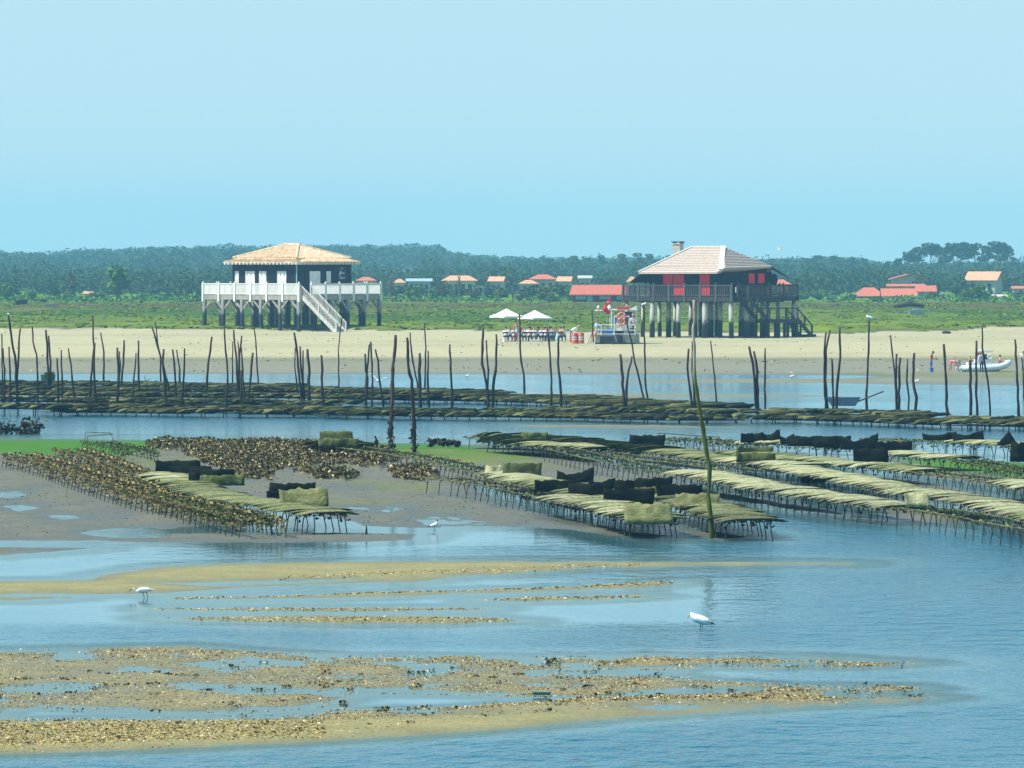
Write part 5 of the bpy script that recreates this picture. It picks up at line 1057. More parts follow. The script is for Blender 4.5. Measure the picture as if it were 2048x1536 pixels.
POLES = [  # region x offset, width (quarter pixels), points top to base in quarter pixels
 (0,10,(15,190),(15,330),(20,560),(20,740)),(0,12,(25,305),(35,480),(40,760)),(0,12,(70,295),(80,560),(80,760)),(0,15,(65,35),(90,200),(125,420),(140,755)),(0,12,(160,150),(150,330),(135,540),(138,750)),(0,11,(258,130),(262,250),(295,360),(305,770)),
 (0,15,(370,160),(380,330),(390,655)),(0,12,(388,205),(405,420),(402,655)),(0,12,(460,385),(465,765)),(0,13,(490,320),(500,745)),(0,12,(548,305),(575,500),(600,745)),(0,12,(740,45),(752,300),(735,480),(715,730)),(0,14,(760,265),(750,480),(770,780)),
 (0,11,(805,180),(830,340),(830,580)),(0,17,(940,300),(950,520),(935,780)),(0,13,(995,240),(985,430),(965,650)),(0,10,(955,330),(962,430),(950,640)),(0,11,(1088,345),(1072,550),(1062,755)),(0,13,(1110,245),(1108,480),(1115,705)),(0,9,(1240,100),(1262,260),(1285,380),(1285,580)),
 (0,13,(1215,135),(1240,215),(1285,370),(1340,580),(1360,710)),(0,17,(1310,312),(1300,400),(1320,600),(1328,790)),(0,13,(1380,315),(1400,520),(1412,755)),(0,11,(1415,318),(1435,470),(1440,640)),(0,13,(1478,308),(1470,520),(1450,820)),(0,14,(1698,215),(1672,380),(1645,710)),(0,12,(1797,140),(1805,330),(1822,480),(1808,830)),
 (0,13,(1870,160),(1885,330),(1900,560),(1905,710)),(0,8,(1862,250),(1860,430),(1862,590)),(0,13,(1935,205),(1912,400),(1908,700)),(0,10,(1903,250),(1915,420),(1930,700)),(0,12,(1930,300),(1940,480),(1962,755)),(0,14,(1932,480),(1922,810)),(0,15,(2025,342),(2005,520),(1988,755)),(0,9,(2035,150),(2048,240),(2066,595)),
 (512,15,(305,180),(325,330),(350,560),(375,770)),(512,10,(312,300),(310,450),(330,620),(345,720)),(512,13,(355,290),(355,420),(380,600),(384,770)),(512,11,(378,322),(375,520),(388,760)),(512,19,(415,312),(425,500),(425,770)),(512,16,(527,362),(530,600),(543,805)),(512,8,(695,10),(672,180),(660,320),(663,612)),
 (512,14,(870,350),(880,480),(890,540),(878,775)),(512,14,(905,275),(895,400),(885,560),(876,770)),(512,13,(920,255),(930,500),(930,780)),(512,13,(958,315),(975,400),(990,560),(1022,805)),(512,11,(1232,180),(1245,360),(1290,580),(1300,640)),(512,20,(1305,345),(1312,560),(1312,790)),(512,10,(1348,100),(1358,300),(1350,640)),
 (512,13,(1378,328),(1372,520),(1385,775)),(512,15,(1548,275),(1560,520),(1568,800)),(512,17,(1815,140),(1812,430),(1845,600),(1862,800)),(512,11,(1842,240),(1858,480),(1855,600)),(512,16,(1925,195),(1920,430),(1900,600),(1895,800)),
 (1024,12,(60,30),(65,350),(95,520),(98,670)),(1024,13,(280,135),(300,330),(318,560),(312,810)),(1024,15,(375,210),(370,420),(390,620),(398,815)),(1024,19,(865,355),(885,540),(895,830)),(1024,15,(960,372),(935,480),(915,650),(912,830)),(1024,11,(905,60),(960,270),(985,420),(1030,600),(1055,710)),
 (1024,11,(1053,-30),(1062,270),(1065,560),(1085,715)),(1024,14,(1410,310),(1405,520),(1430,660),(1450,825)),(1024,14,(1445,250),(1440,480),(1460,650),(1464,825)),(1024,10,(1590,245),(1610,430),(1640,780)),(1024,17,(1895,292),(1925,420),(1940,600),(1965,850)),(1024,18,(1937,330),(1960,500),(1970,850)),(1024,12,(2028,305),(2022,560),(2028,850)),
 (1536,13,(463,180),(450,340),(455,600),(462,810)),(1536,13,(498,160),(465,320),(460,560),(478,810)),(1536,14,(510,390),(522,640),(528,860)),(1536,16,(575,135),(575,380),(555,600),(545,855)),(1536,13,(812,90),(800,400),(790,600),(790,810)),(1536,12,(983,200),(990,330),(1015,480),(1028,840)),(1536,15,(1028,350),(1022,560),(1035,830)),
 (1536,16,(1055,380),(1050,600),(1048,835)),(1536,12,(1118,390),(1112,560),(1128,700),(1125,850)),(1536,19,(1170,345),(1163,560),(1185,700),(1175,865)),(1536,17,(1410,272),(1420,500),(1435,880)),(1536,19,(1618,400),(1620,880)),(1536,16,(1667,245),(1665,480),(1672,875)),(1536,12,(1715,130),(1715,300),(1740,480),(1770,650),(1780,850)),
 (1536,16,(1978,235),(1990,480),(2000,700),(2012,890)),(1536,10,(2030,380),(2045,560),(2046,700)),(1024,9,(640,0),(650,260))]
def poles():
    L = sorted(POLES, key=lambda p: p[0]+p[-1][0]/4)
    for n_, (ox, w, *pts) in enumerate(L):
        q = [(ox+x/4, 620+y/4) for x, y in pts]; bx, by = q[-1]; far = by < 700
        base = GP(bx, by) if far else P(bx, by, 0); D = base.y; r = random.Random(n_*7+1); rad = w/8/F*D*1.42
        W = [PY(x, y, D) for x, y in q]
        if far: W = W[:-1]+[base]
        seg = []; 
        for a, b in zip(W[:-1], W[1:]):
            k = max(2, int((b-a).length/.35))
            for i in range(k): seg.append(a.lerp(b, i/k))
        seg.append(W[-1]); seg.append(W[-1]-Vector((0, 0, .6))); m = MB(); T = len(seg)
        seg = [p+Vector((r.uniform(-1, 1)*rad*.35, r.uniform(-1, 1)*rad*.8, 0)) for p in seg]
        m.tube([p-base for p in seg], [rad*(.70+.42*i/T)*r.uniform(.86, 1.16) for i in range(T)], 8)
        dx = q[0][0]-bx; kind = "stout" if w >= 16 else ("thin" if w <= 11 else "slender"); ln = "leaning left" if dx < -9 else ("leaning right" if dx > 9 else "upright"); ht = "tall" if (by-q[0][1]) > 135 else ("short" if (by-q[0][1]) < 105 else "crooked")
        lab = f"{ht} {kind} dark pole {ln}, {ordi(n_)} from the left in the distant pole line"
        o = m.build("pole", MT['pole'], loc=base, smooth=True, label=lab, cat="pole", group="dark poles standing along the channel")
    # three nearer poles
    def near(pts, wb, wt, mtl, lab, crust, gy):
        base = GP(*pts[-1]); D = base.y; W = [PY(x, y, D) for x, y in pts]; seg = []; r = random.Random(3)
        for a, b in zip(W[:-1], W[1:]):
            k = max(2, int((b-a).length/.18))
            for i in range(k): seg.append(a.lerp(b, i/k))
        seg += [W[-1], W[-1]-Vector((0, 0, .5))]; T = len(seg); rr = [((wt+(wb-wt)*i/T)/2/F*D)*r.uniform(.82, 1.2) for i in range(T)]
        seg = [p+Vector((r.uniform(-1, 1)*rr[i]*.3, r.uniform(-1, 1)*rr[i]*.3, 0)) for i, p in enumerate(seg)]
        root = empty("pole", base, label=lab, cat="pole"); m = MB(); m.tube([p-base for p in seg], rr, 10); m.build("shaft", MT[mtl], root, smooth=True)
        if crust:
            rg = np.random.default_rng(8); X = []; Y = []; Z = []
            for p, q_ in zip(seg, rr):
                z = p.z-base.z; 
                if z > crust or z < 0: continue
                k = int(16*(1.2-z/crust)); a = rg.uniform(0, 6.28, k); e = q_*(1+1.5*(1-z/crust)*rg.random(k)); X += list(p.x-base.x+np.cos(a)*e); Y += list(p.y-base.y+np.sin(a)*e); Z += list(z+rg.uniform(-.1, .1, k))
            V, T_ = flakes(np.array(X), np.array(Y), np.array(Z), np.full(len(X), .07), rg, .9); meshobj("oyster_crust", npmesh("oyster_crust", V, T_), MT['encrust'], root)
        return root
    near([(792, 670), (787, 720), (784.5, 780), (782, 845), (781, 900)], 9, 6, 'pole', "tall dark pole with oyster crusted foot, left of the centre pair", 1.3, 0)
    near([(814.5, 675), (816.5, 735), (823, 760), (826, 820), (828, 880), (829.5, 908)], 9, 5, 'pole', "tall bent pole with pale middle and oyster crusted foot right of its twin", 1.3, 0)
    near([(1388, 600), (1389, 640), (1385.5, 670), (1389, 690), (1388, 750), (1397, 810), (1409, 875), (1419, 940), (1416.5, 990), (1421, 1030), (1424, 1077)], 9.5, 5.5, 'pole_pale', "tallest knotty pole, pale above and green below, rising through the right racks", 0, 0)
    near([(749, 871), (752, 878), (756, 893), (758, 906)], 6, 3, 'pole', "short oyster crusted stub left of the two encrusted poles", .5, 0)
    near([(733, 1050), (732.5, 1058), (732, 1071)], 7, 1.5, 'pole', "small pointed dark stake in the pool right of the left racks", 0, 0)
poles()
# ------------------------------------------------------------ oyster racks and bags
MT['rail'] = mat("algae_covered_rebar", (.13, .15, .035), (.055, .05, .02), 5, .85, lo=.4, hi=.6, rnd=.25); MT['leg'] = mat("rusty_rack_leg", (.045, .05, .02), (.02, .022, .014), 6, .85, rnd=.3)
MT['bag_pale'] = mat("sun_dried_bag_mesh", (.345, .34, .195), (.175, .19, .075), 3.2, .85, (1, 3, 1), .8, rnd=.38, lo=.4, hi=.62); MT['bag_olive'] = mat("algae_covered_bag_mesh", (.19, .20, .075), (.095, .11, .032), 3.5, .85, (1, 3, 1), .8, rnd=.38, lo=.38, hi=.62)
MT['bag_moss'] = mat("mossy_bag_mesh", (.095, .12, .024), (.03, .042, .010), 4, .9, (1, 3, 1), .6, rnd=.35, lo=.4, hi=.6); MT['bag_dark'] = mat("clean_black_bag_mesh", (.003, .005, .003), (.012, .018, .007), 3, .8, (1, 1, 2), .5, rnd=.3, lo=.45, hi=.7, spec=.08)
MT['bag_far'] = ramp_island("far_bag_mesh", [(0, (.010, .012, .006)), (.4, (.034, .040, .013)), (.75, (.078, .086, .024)), (1, (.16, .165, .065))], .9, 3)
MT['weed'] = ramp_island("rack_weed", [(0, (.03, .025, .008)), (.35, (.14, .095, .03)), (.7, (.30, .22, .07)), (1, (.42, .40, .13))], .85, 12)
MT['weedg'] = ramp_island("green_rack_weed", [(0, (.012, .02, .006)), (.5, (.05, .08, .015)), (1, (.15, .20, .04))], .85, 12)
def rack_proto(var):
    r = random.Random(var); root = empty("oyster_rack", (0, 0, 0))
    for s in (-1, 1):
        m = MB(); pts = [(-1.5+.25*i, s*.56+r.uniform(-.012, .012), .5+r.uniform(-.012, .012)) for i in range(13)]; m.tube(pts, [.020*r.uniform(.8, 1.5) for _ in pts], 6); m.build("rail", MT['rail'], root)
    for k, x in enumerate((-1.05, 0, 1.05)):
        for s in (-1, 1):
            m = MB(); l = r.uniform(-.16, .16); m.tube([(x, s*.16, .49), (x, s*.48, .485), (x+l*.3, s*.57, .42), (x+l, s*.64, 0), (x+l*1.3, s*.67, -.28)], [.014, .014, .016, .015, .014], 6); m.build("leg", MT['leg'], root)
    return root
def bag_mesh(seed, L=1.78, W=.64, T=.08):
    r = random.Random(seed); nx, ny = 7, 11; V = []; Fs = []
    dr = r.uniform(.03, .15)
    for side in (1, -1):
        for i in range(nx):
            for j in range(ny):
                u = i/(nx-1)*2-1; v = j/(ny-1)*2-1; e = (1-abs(u)**3)*(1-abs(v)**4); z = side*T/2*max(e, .06)+.012*math.sin(u*5+seed)*math.cos(v*4+seed)+r.uniform(-.006, .006)-dr*abs(v)**2.5
                V.append((u*W/2*(1-.05*abs(v)**3), v*L/2, z))
    o = nx*ny
    for i in range(nx-1):
        for j in range(ny-1): a = i*ny+j; Fs.append((a, a+ny, a+ny+1, a+1)); Fs.append((o+a, o+a+1, o+a+ny+1, o+a+ny))
    for j in range(ny-1):
        Fs.append((j+1, j, o+j, o+j+1)); a = (nx-1)*ny+j; Fs.append((a, a+1, o+a+1, o+a))
    for i in range(nx-1):
        a = i*ny; Fs.append((a, a+ny, o+a+ny, o+a)); a = i*ny+ny-1; Fs.append((a+ny, a, o+a, o+a+ny))
    me = bpy.data.meshes.new("bag"); me.from_pydata(V, [], Fs); me.polygons.foreach_set("use_smooth", [True]*len(Fs)); me.update(); return me
BAGM = {}
for c in ('bag_pale', 'bag_olive', 'bag_moss'):
    BAGM[c] = []
    for i in range(4): me = bag_mesh(i*3+1); me.materials.append(MT[c]); BAGM[c].append(me)
def weed_mesh(seed, n, mt, drop=.22, spread=.5):
    r = np.random.default_rng(seed); x = r.uniform(-1.5, 1.5, n); s = r.choice([-1, 1], n); y = np.where(r.random(n) < .6, s*(.56+r.normal(size=n)*.05), r.uniform(-.6, .6, n)); cl = fbm(x*2.5+seed, y*2, 3); z = .5+.05-r.random(n)**1.5*drop*(.4+1.4*cl); V, T = flakes(x, y, z, np.full(n, .05), r, .9); me = npmesh("weed", V, T); me.materials.append(mt); return me
WEED = [weed_mesh(1, 230, MT['weed'], .26), weed_mesh(2, 300, MT['weed'], .34)]; WEEDG = [weed_mesh(3, 130, MT['weedg'], .2), weed_mesh(4, 220, MT['weedg'], .34)]; WEEDL = [weed_mesh(5, 40, MT['weedg'], .10)]
RACKS = [rack_proto(i) for i in range(3)]; _ru = set(); BAGS = []
H_T = .52
# rows: description, height scale, points along the middle of the table top, [(end fraction, state)]
ROWS = [
 ("weedy brown row at far left", 1.0, [(36,907),(110,925),(200,955),(300,985),(400,1008),(470,1025),(530,1040)], [(1, 'weed')]),
 ("second brown row from the left", 1.0, [(140,897),(200,915),(250,938),(300,956),(345,978)], [(1, 'weed')]),
 ("left bagged row ending in the pool", 1.0, [(318,950),(360,962),(410,985),(470,1000),(540,1008),(600,1018),(655,1030)], [(.12, 'pale'), (.35, 'olivep'), (1, 'olive')]),
 ("bare row between the left rows", 1.0, [(330,985),(400,1003),(450,1018),(500,1036)], [(1, 'weedg')]),
 ("short weedy row at upper left", .9, [(190,882),(245,892),(285,903)], [(1, 'weedg')]),
 ("long green bare row left of centre", 1.0, [(650,886),(730,897),(800,905),(860,916),(930,932),(990,946)], [(.14, 'moss'), (1, 'bare')]),
 ("centre row with dark standing bags", 1.0, [(1000,948),(1060,960),(1120,975),(1190,990),(1250,1000)], [(.3, 'pale'), (1, 'olive')]),
 ("lower centre row starting bare", 1.0, [(880,955),(950,962),(1020,973),(1075,985),(1140,997),(1200,1008),(1250,1020),(1312,1038)], [(.52, 'bare'), (.9, 'pale'), (1, 'olive')]),
 ("short wide row beside the tallest pole", 1.0, [(1320,990),(1365,1000),(1430,1018),(1500,1042)], [(1, 'olive')]),
 ("back mossy row nearest the channel", .95, [(945,873),(1010,874),(1100,879),(1200,890),(1280,898),(1350,905),(1440,918),(1530,925),(1620,933)], [(.55, 'moss'), (.8, 'olive'), (1, 'pale')]),
 ("mossy row before the back row", .95, [(1000,880),(1080,888),(1150,893),(1190,897)], [(.4, 'moss'), (1, 'olivep')]),
 ("green bare row right of centre", 1.0, [(1120,897),(1180,910),(1250,925),(1320,938),(1370,945)], [(1, 'bare')]),
 ("front long pale row", 1.0, [(1368,945),(1420,950),(1480,963),(1560,978),(1640,990),(1720,1003),(1800,1012),(1870,1018),(1950,1032),(2040,1048),(2160,1068)], [(.62, 'pale'), (1, 'bare')]),
 ("second long pale row", 1.0, [(1572,936),(1650,948),(1730,963),(1810,980),(1890,992),(1960,1003),(2040,1022),(2130,1045)], [(.9, 'pale'), (1, 'olive')]),
 ("thin row behind second pale row", .95, [(1460,905),(1540,912),(1640,922),(1720,930),(1800,936),(1900,948),(1990,960),(2070,972),(2160,985)], [(.5, 'olivep'), (.78, 'bare'), (1, 'pale')]),
 ("short pale row behind the basket", .95, [(1778,905),(1850,912),(1930,916)], [(1, 'pale')]),
 ("weedy bare row over the green flat", .95, [(1930,918),(1990,930),(2060,942),(2160,955)], [(1, 'weedg')]),
 ("rear weedy row of wire racks", .95, [(1310,880),(1380,876),(1450,882),(1500,888)], [(1, 'weedg')]),
 ("rear olive row at right", .95, [(1480,885),(1560,886),(1640,890),(1700,896)], [(1, 'olivep')]),
 ("back right row with spiky bag ends", .95, [(1740,876),(1830,880),(1920,882),(1990,887),(2060,892),(2160,898)], [(.3, 'weedg'), (1, 'olivep')]),
 ("green wire row right of centre", .9, [(1205,905),(1280,915),(1350,922),(1420,930),(1500,940)], [(1, 'bare')]),
]
FARB = []
def rows():
    for ri, (desc, hs, pts, states) in enumerate(ROWS):
        hh = H_T*hs; W = [P(x, y, hh) for x, y in pts]
        if W[0].y < W[-1].y: W = W[::-1]; states = [(1-a, s) for a, s in [(0, None)]+states][::-1]; 
        cum = [0]
        for a, b in zip(W[:-1], W[1:]): cum.append(cum[-1]+(b-a).length)
        tot = cum[-1]
        def at(s):
            s = min(max(s, 0), tot-1e-6); k = max(i for i in range(len(cum)-1) if cum[i] <= s); t = (s-cum[k])/(cum[k+1]-cum[k]); return W[k].lerp(W[k+1], t)
        fw = pts and P(*pts[0], hh).y >= P(*pts[-1], hh).y
        def state(f):
            st = ROWS[ri][3]; f2 = f if fw else 1-f
            for e, s in st:
                if f2 <= e+1e-6: return s
            return st[-1][1]
        n = max(1, round(tot/3.06)); r = random.Random(ri)
        for i in range(n):
            a = at(tot*i/n); b = at(tot*(i+1)/n); c = (a+b)/2; rz = math.atan2((b-a).y, (b-a).x); st = state((i+.5)/n); pi = r.randrange(3)
            o = copy_tree(RACKS[pi])
            o.location = (c.x, c.y, r.uniform(-.015, .015)); o.rotation_euler = (0, 0, rz+r.uniform(-.015, .015)); o.scale = ((b-a).length/3.02, 1, hh/.52)
            w_ = {'weed': WEED, 'weedg': WEEDG, 'bare': WEEDL, 'moss': WEEDG}.get(st, [WEEDG[0]] if r.random() < .7 else WEEDL)
            if w_: meshobj("weed", w_[r.randrange(len(w_))], [], o, kind="stuff")
            look = {'weed': "brown weedy rack", 'weedg': "green weedy rack", 'bare': "bare rack", 'moss': "mossy bagged rack"}.get(st, "bagged rack")
            props(o, label=f"{look}, {ordi(i)} from far end of the {desc}", cat="oyster rack", group="oyster racks: "+desc)
        s = .2; k = 0
        while s < tot:
            st = state(s/tot)
            if st in ('pale', 'olive', 'olivep', 'moss') and r.random() > .05:
                p = at(s); q = at(min(s+.3, tot)); q0 = at(max(s-.3, 0)); rz = math.atan2((q-q0).y, (q-q0).x); mt = {'pale': 'bag_pale', 'olive': 'bag_olive', 'moss': 'bag_moss', 'olivep': 'bag_olive' if r.random() < .6 else 'bag_pale'}[st]; mt = 'bag_moss' if r.random() < .07 else ('bag_olive' if mt == 'bag_pale' and r.random() < .18 else mt)
                lat = .03*math.sin(s*.6+ri)+r.uniform(-.07, .07); nx, ny = -math.sin(rz), math.cos(rz); z = hh+.05+r.uniform(-.005, .02)+.02*math.sin(s*.9)
                BAGS.append([Vector((p.x+nx*lat, p.y+ny*lat, z)), rz+r.uniform(-.10, .10)+.16, r.uniform(.03, .12) if st != 'moss' else r.uniform(.15, .45), mt, r.randrange(4), r.uniform(.92, 1.1), desc, k]); k += 1
            s += r.uniform(.34, .44)
    for p in RACKS:
        for ch in list(p.children): bpy.data.objects.remove(ch)
        bpy.data.objects.remove(p)
    BAGS.sort(key=lambda b: b[0].length); near = BAGS[:262]; far = BAGS[262:]
    word = {'bag_pale': "pale flat bag", 'bag_olive': "olive flat bag", 'bag_moss': "mossy flat bag"}
    for p, rz, tilt, mt, v, sc, desc, k in near:
        o = bpy.data.objects.new("oyster_bag", BAGM[mt][v]); C.objects.link(o); o.location = p; o.rotation_euler = (0, -tilt, rz); o.rotation_mode = 'XYZ'; o.scale = (1, sc, 1)
        props(o, f"{word[mt]}, {ordi(k)} from far end, {desc}", "oyster bag", "bags lying on the "+desc)
    for mt in BAGM:
        V = []; Fq = []; off = 0; cache = []
        for me in BAGM[mt]:
            a = np.empty(len(me.vertices)*3, np.float32); me.vertices.foreach_get("co", a); f = np.array([list(pl.vertices) for pl in me.polygons]); cache.append((a.reshape(-1, 3), f))
        for p, rz, tilt, m2, v, sc, desc, k in far:
            if m2 != mt: continue
            M = np.array((Matrix.Translation(p) @ Matrix.Rotation(rz, 4, 'Z') @ Matrix.Rotation(-tilt, 4, 'Y') @ Matrix.Diagonal((1, sc, 1, 1)))); a, f = cache[v]; V.append(a @ M[:3, :3].T+M[:3, 3]); Fq.append(f+off); off += len(a)
        if V: FARB.append((np.concatenate(V), np.concatenate(Fq), mt))
    if FARB:
        V = np.concatenate([v for v, _, _ in FARB]); o = 0; Fq = []; mi = []
        for i, (v, f, mt) in enumerate(FARB): Fq.append(f+o); o += len(v); mi += [i]*len(f)
        me = npmesh("distant_oyster_bags", V, np.concatenate(Fq), True)
        for _, _, mt in FARB: me.materials.append(MT[mt])
        me.polygons.foreach_set("material_index", mi); ob = bpy.data.objects.new("distant_oyster_bags", me); C.objects.link(ob); ob["kind"] = "stuff"
rows()
# bags propped on edge: x0, x1, top, bottom, bend, material, where
UP = [(310,400,921,941,.02,'bag_dark',"leftmost long one on the left bagged row"),(340,424,932,950,.03,'bag_dark',"low one leaning right behind the left square bag"),(380,470,938,957,.05,'bag_dark',"long sloping one right of the left square bag"),(377,401,944,966,0,'bag_dark',"small square one on the left bagged row"),(400,490,950,968,.06,'bag_moss',"mossy curved one nearest the left square bag"),
 (538,630,966,990,.01,'bag_dark',"upper of the dark pair on the left row end"),(532,636,981,1000,.03,'bag_dark',"lower of the dark pair on the left row end"),(558,656,978,1016,.10,'bag_olive',"big olive sheet tilted at the end of the left row"),
 (640,706,862,882,.03,'bag_moss',"dark green one at the start of the long green bare row"),(637,718,876,893,.02,'bag_moss',"mossy one below the upper one at the long green row start"),(1006,1084,926,951,.03,'bag_moss',"tall brownish one at the start of the centre row"),
 (970,1003,931,948,.04,'bag_pale',"small pale one left of the tall brownish bag"),(1113,1187,938,962,-.22,'bag_dark',"v shaped sagging one on the centre row"),(1068,1160,960,981,.02,'bag_dark',"long low one at the left of the dark centre group"),(1177,1232,957,975,-.12,'bag_dark',"small sagging one right of the v shaped bag"),
 (1137,1224,966,992,.03,'bag_dark',"wide one in the middle of the dark centre group"),(1230,1272,960,985,0,'bag_dark',"short upright one in the dark centre group"),(1271,1345,955,978,.08,'bag_dark',"sloping one at the back of the dark centre group"),(1206,1308,978,1008,.06,'bag_dark',"largest front one in the dark centre group"),
 (1268,1314,974,992,.02,'bag_moss',"mossy small one behind the largest front bag"),(1313,1405,969,996,.02,'bag_dark',"wide one at the right end of the dark centre group"),(1249,1346,1007,1046,.05,'bag_olive',"olive sheet hanging over the end of the lower centre row"),(1350,1440,987,1018,.10,'bag_olive',"olive sheet left of the tallest pole"),
 (1042,1096,865,880,.02,'bag_moss',"mossy one on the back row near its left end"),(1258,1330,870,893,.02,'bag_dark',"square dark one standing on the back mossy row"),(1480,1528,866,883,.08,'bag_dark',"left one of the rear black group"),(1524,1560,860,883,-.05,'bag_dark',"peaked one of the rear black group"),(1560,1590,868,886,-.1,'bag_dark',"narrow one right of the peaked rear bag"),(1575,1662,872,890,.02,'bag_dark',"long low rear one behind the olive row"),
 (1628,1702,872,893,.02,'bag_dark',"rear one just right of the long low rear bag"),(1682,1756,870,897,-.06,'bag_dark',"rear one with a raised right corner"),(1752,1824,883,903,.01,'bag_dark',"rear one standing above the short pale row"),(1705,1776,897,924,.01,'bag_dark',"large square front one of the rear black group"),(1845,1914,864,878,-.08,'bag_dark',"boat shaped one near the channel on the right"),
 (1906,1968,862,880,-.16,'bag_dark',"sagging one with a peak near the channel on the right"),(1996,2036,861,888,-.35,'bag_dark',"triangular one near the right edge"),(2021,2060,885,921,0,'bag_dark',"tall black one hanging at the right edge"),(1472,1546,893,906,.02,'bag_moss',"olive low one right of the tallest pole"),(1472,1550,905,922,.03,'bag_moss',"mossy sheet below the olive low bag"),(1810,1858,986,1012,.03,'bag_pale',"pale one hanging below the long pale row")]
def upright():
    for i, (x0, x1, yt, yb, bend, mt, where) in enumerate(UP):
        b = P((x0+x1)/2, yb+.5, H_T+.03 if yb < 1005 or x0 > 1800 else .46); D = b.y; s = D/F; w = (x1-x0)*s; h = (yb-yt)*s; r = random.Random(i); nx, nz = 12, 4; V = []; Fs = []
        back = 0.25 if mt in ('bag_olive', 'bag_pale') else .06
        for sd in (-1, 1):
            for a in range(nx+1):
                for c in range(nz+1):
                    u = a/nx*2-1; v = c/nz; zt = h*(1+bend*.5*u-(0 if bend > 0 else bend*(abs(u)**1.3*1.0-.6)*-1))
                    if bend < 0: zt = h*(.55+.45*abs(u+.25)**1.2+(.0)) if bend > -.3 else h*max(.12, 1-abs(u)*1.0)
                    z = v*zt*(1+.10*math.sin(a*1.9+i*2)*math.sin(a*.7+i))+r.uniform(-.012, .012); y = sd*(.022+.02*(1-u*u)*(1-(2*v-1)**2))+.09*math.sin(u*1.7+i)+(.09*math.cos(u*3+i))*v+r.uniform(-.012, .012)+v*back*h*2; V.append((u*w/2+.02*math.sin(v*3+i), y, z-(.03 if v == 0 else 0)))
        o = (nx+1)*(nz+1); g = lambda a, c: a*(nz+1)+c
        for a in range(nx):
            for c in range(nz): Fs.append((g(a, c), g(a+1, c), g(a+1, c+1), g(a, c+1))); Fs.append((o+g(a, c), o+g(a, c+1), o+g(a+1, c+1), o+g(a+1, c)))
            Fs.append((g(a, nz), g(a+1, nz), o+g(a+1, nz), o+g(a, nz))); Fs.append((g(a+1, 0), g(a, 0), o+g(a, 0), o+g(a+1, 0)))
        for c in range(nz): Fs.append((g(0, c+1), o+g(0, c+1), o+g(0, c), g(0, c))); Fs.append((g(nx, c), o+g(nx, c), o+g(nx, c+1), g(nx, c+1)))
        m = MB(); m.add(V, Fs); col = {'bag_dark': "black", 'bag_moss': "mossy", 'bag_olive': "olive", 'bag_pale': "pale"}[mt]
        m.build("oyster_bag", MT[mt], loc=b, smooth=True, label=f"{col} bag on edge, {where}", cat="oyster bag", group="oyster bags propped on edge").rotation_euler = (0, 0, r.uniform(-.08, .08))
upright()
m = MB(); m.tube([(0, 0, -.05), (0, 0, .1), (0, 0, .42)], [.40, .42, .38], 16); props(m.build("basket", MT['bag_dark'], loc=P(1626, 968, 0)+Vector((0, 0, .08)), smooth=True), label="round black basket under the second long pale row", cat="basket")
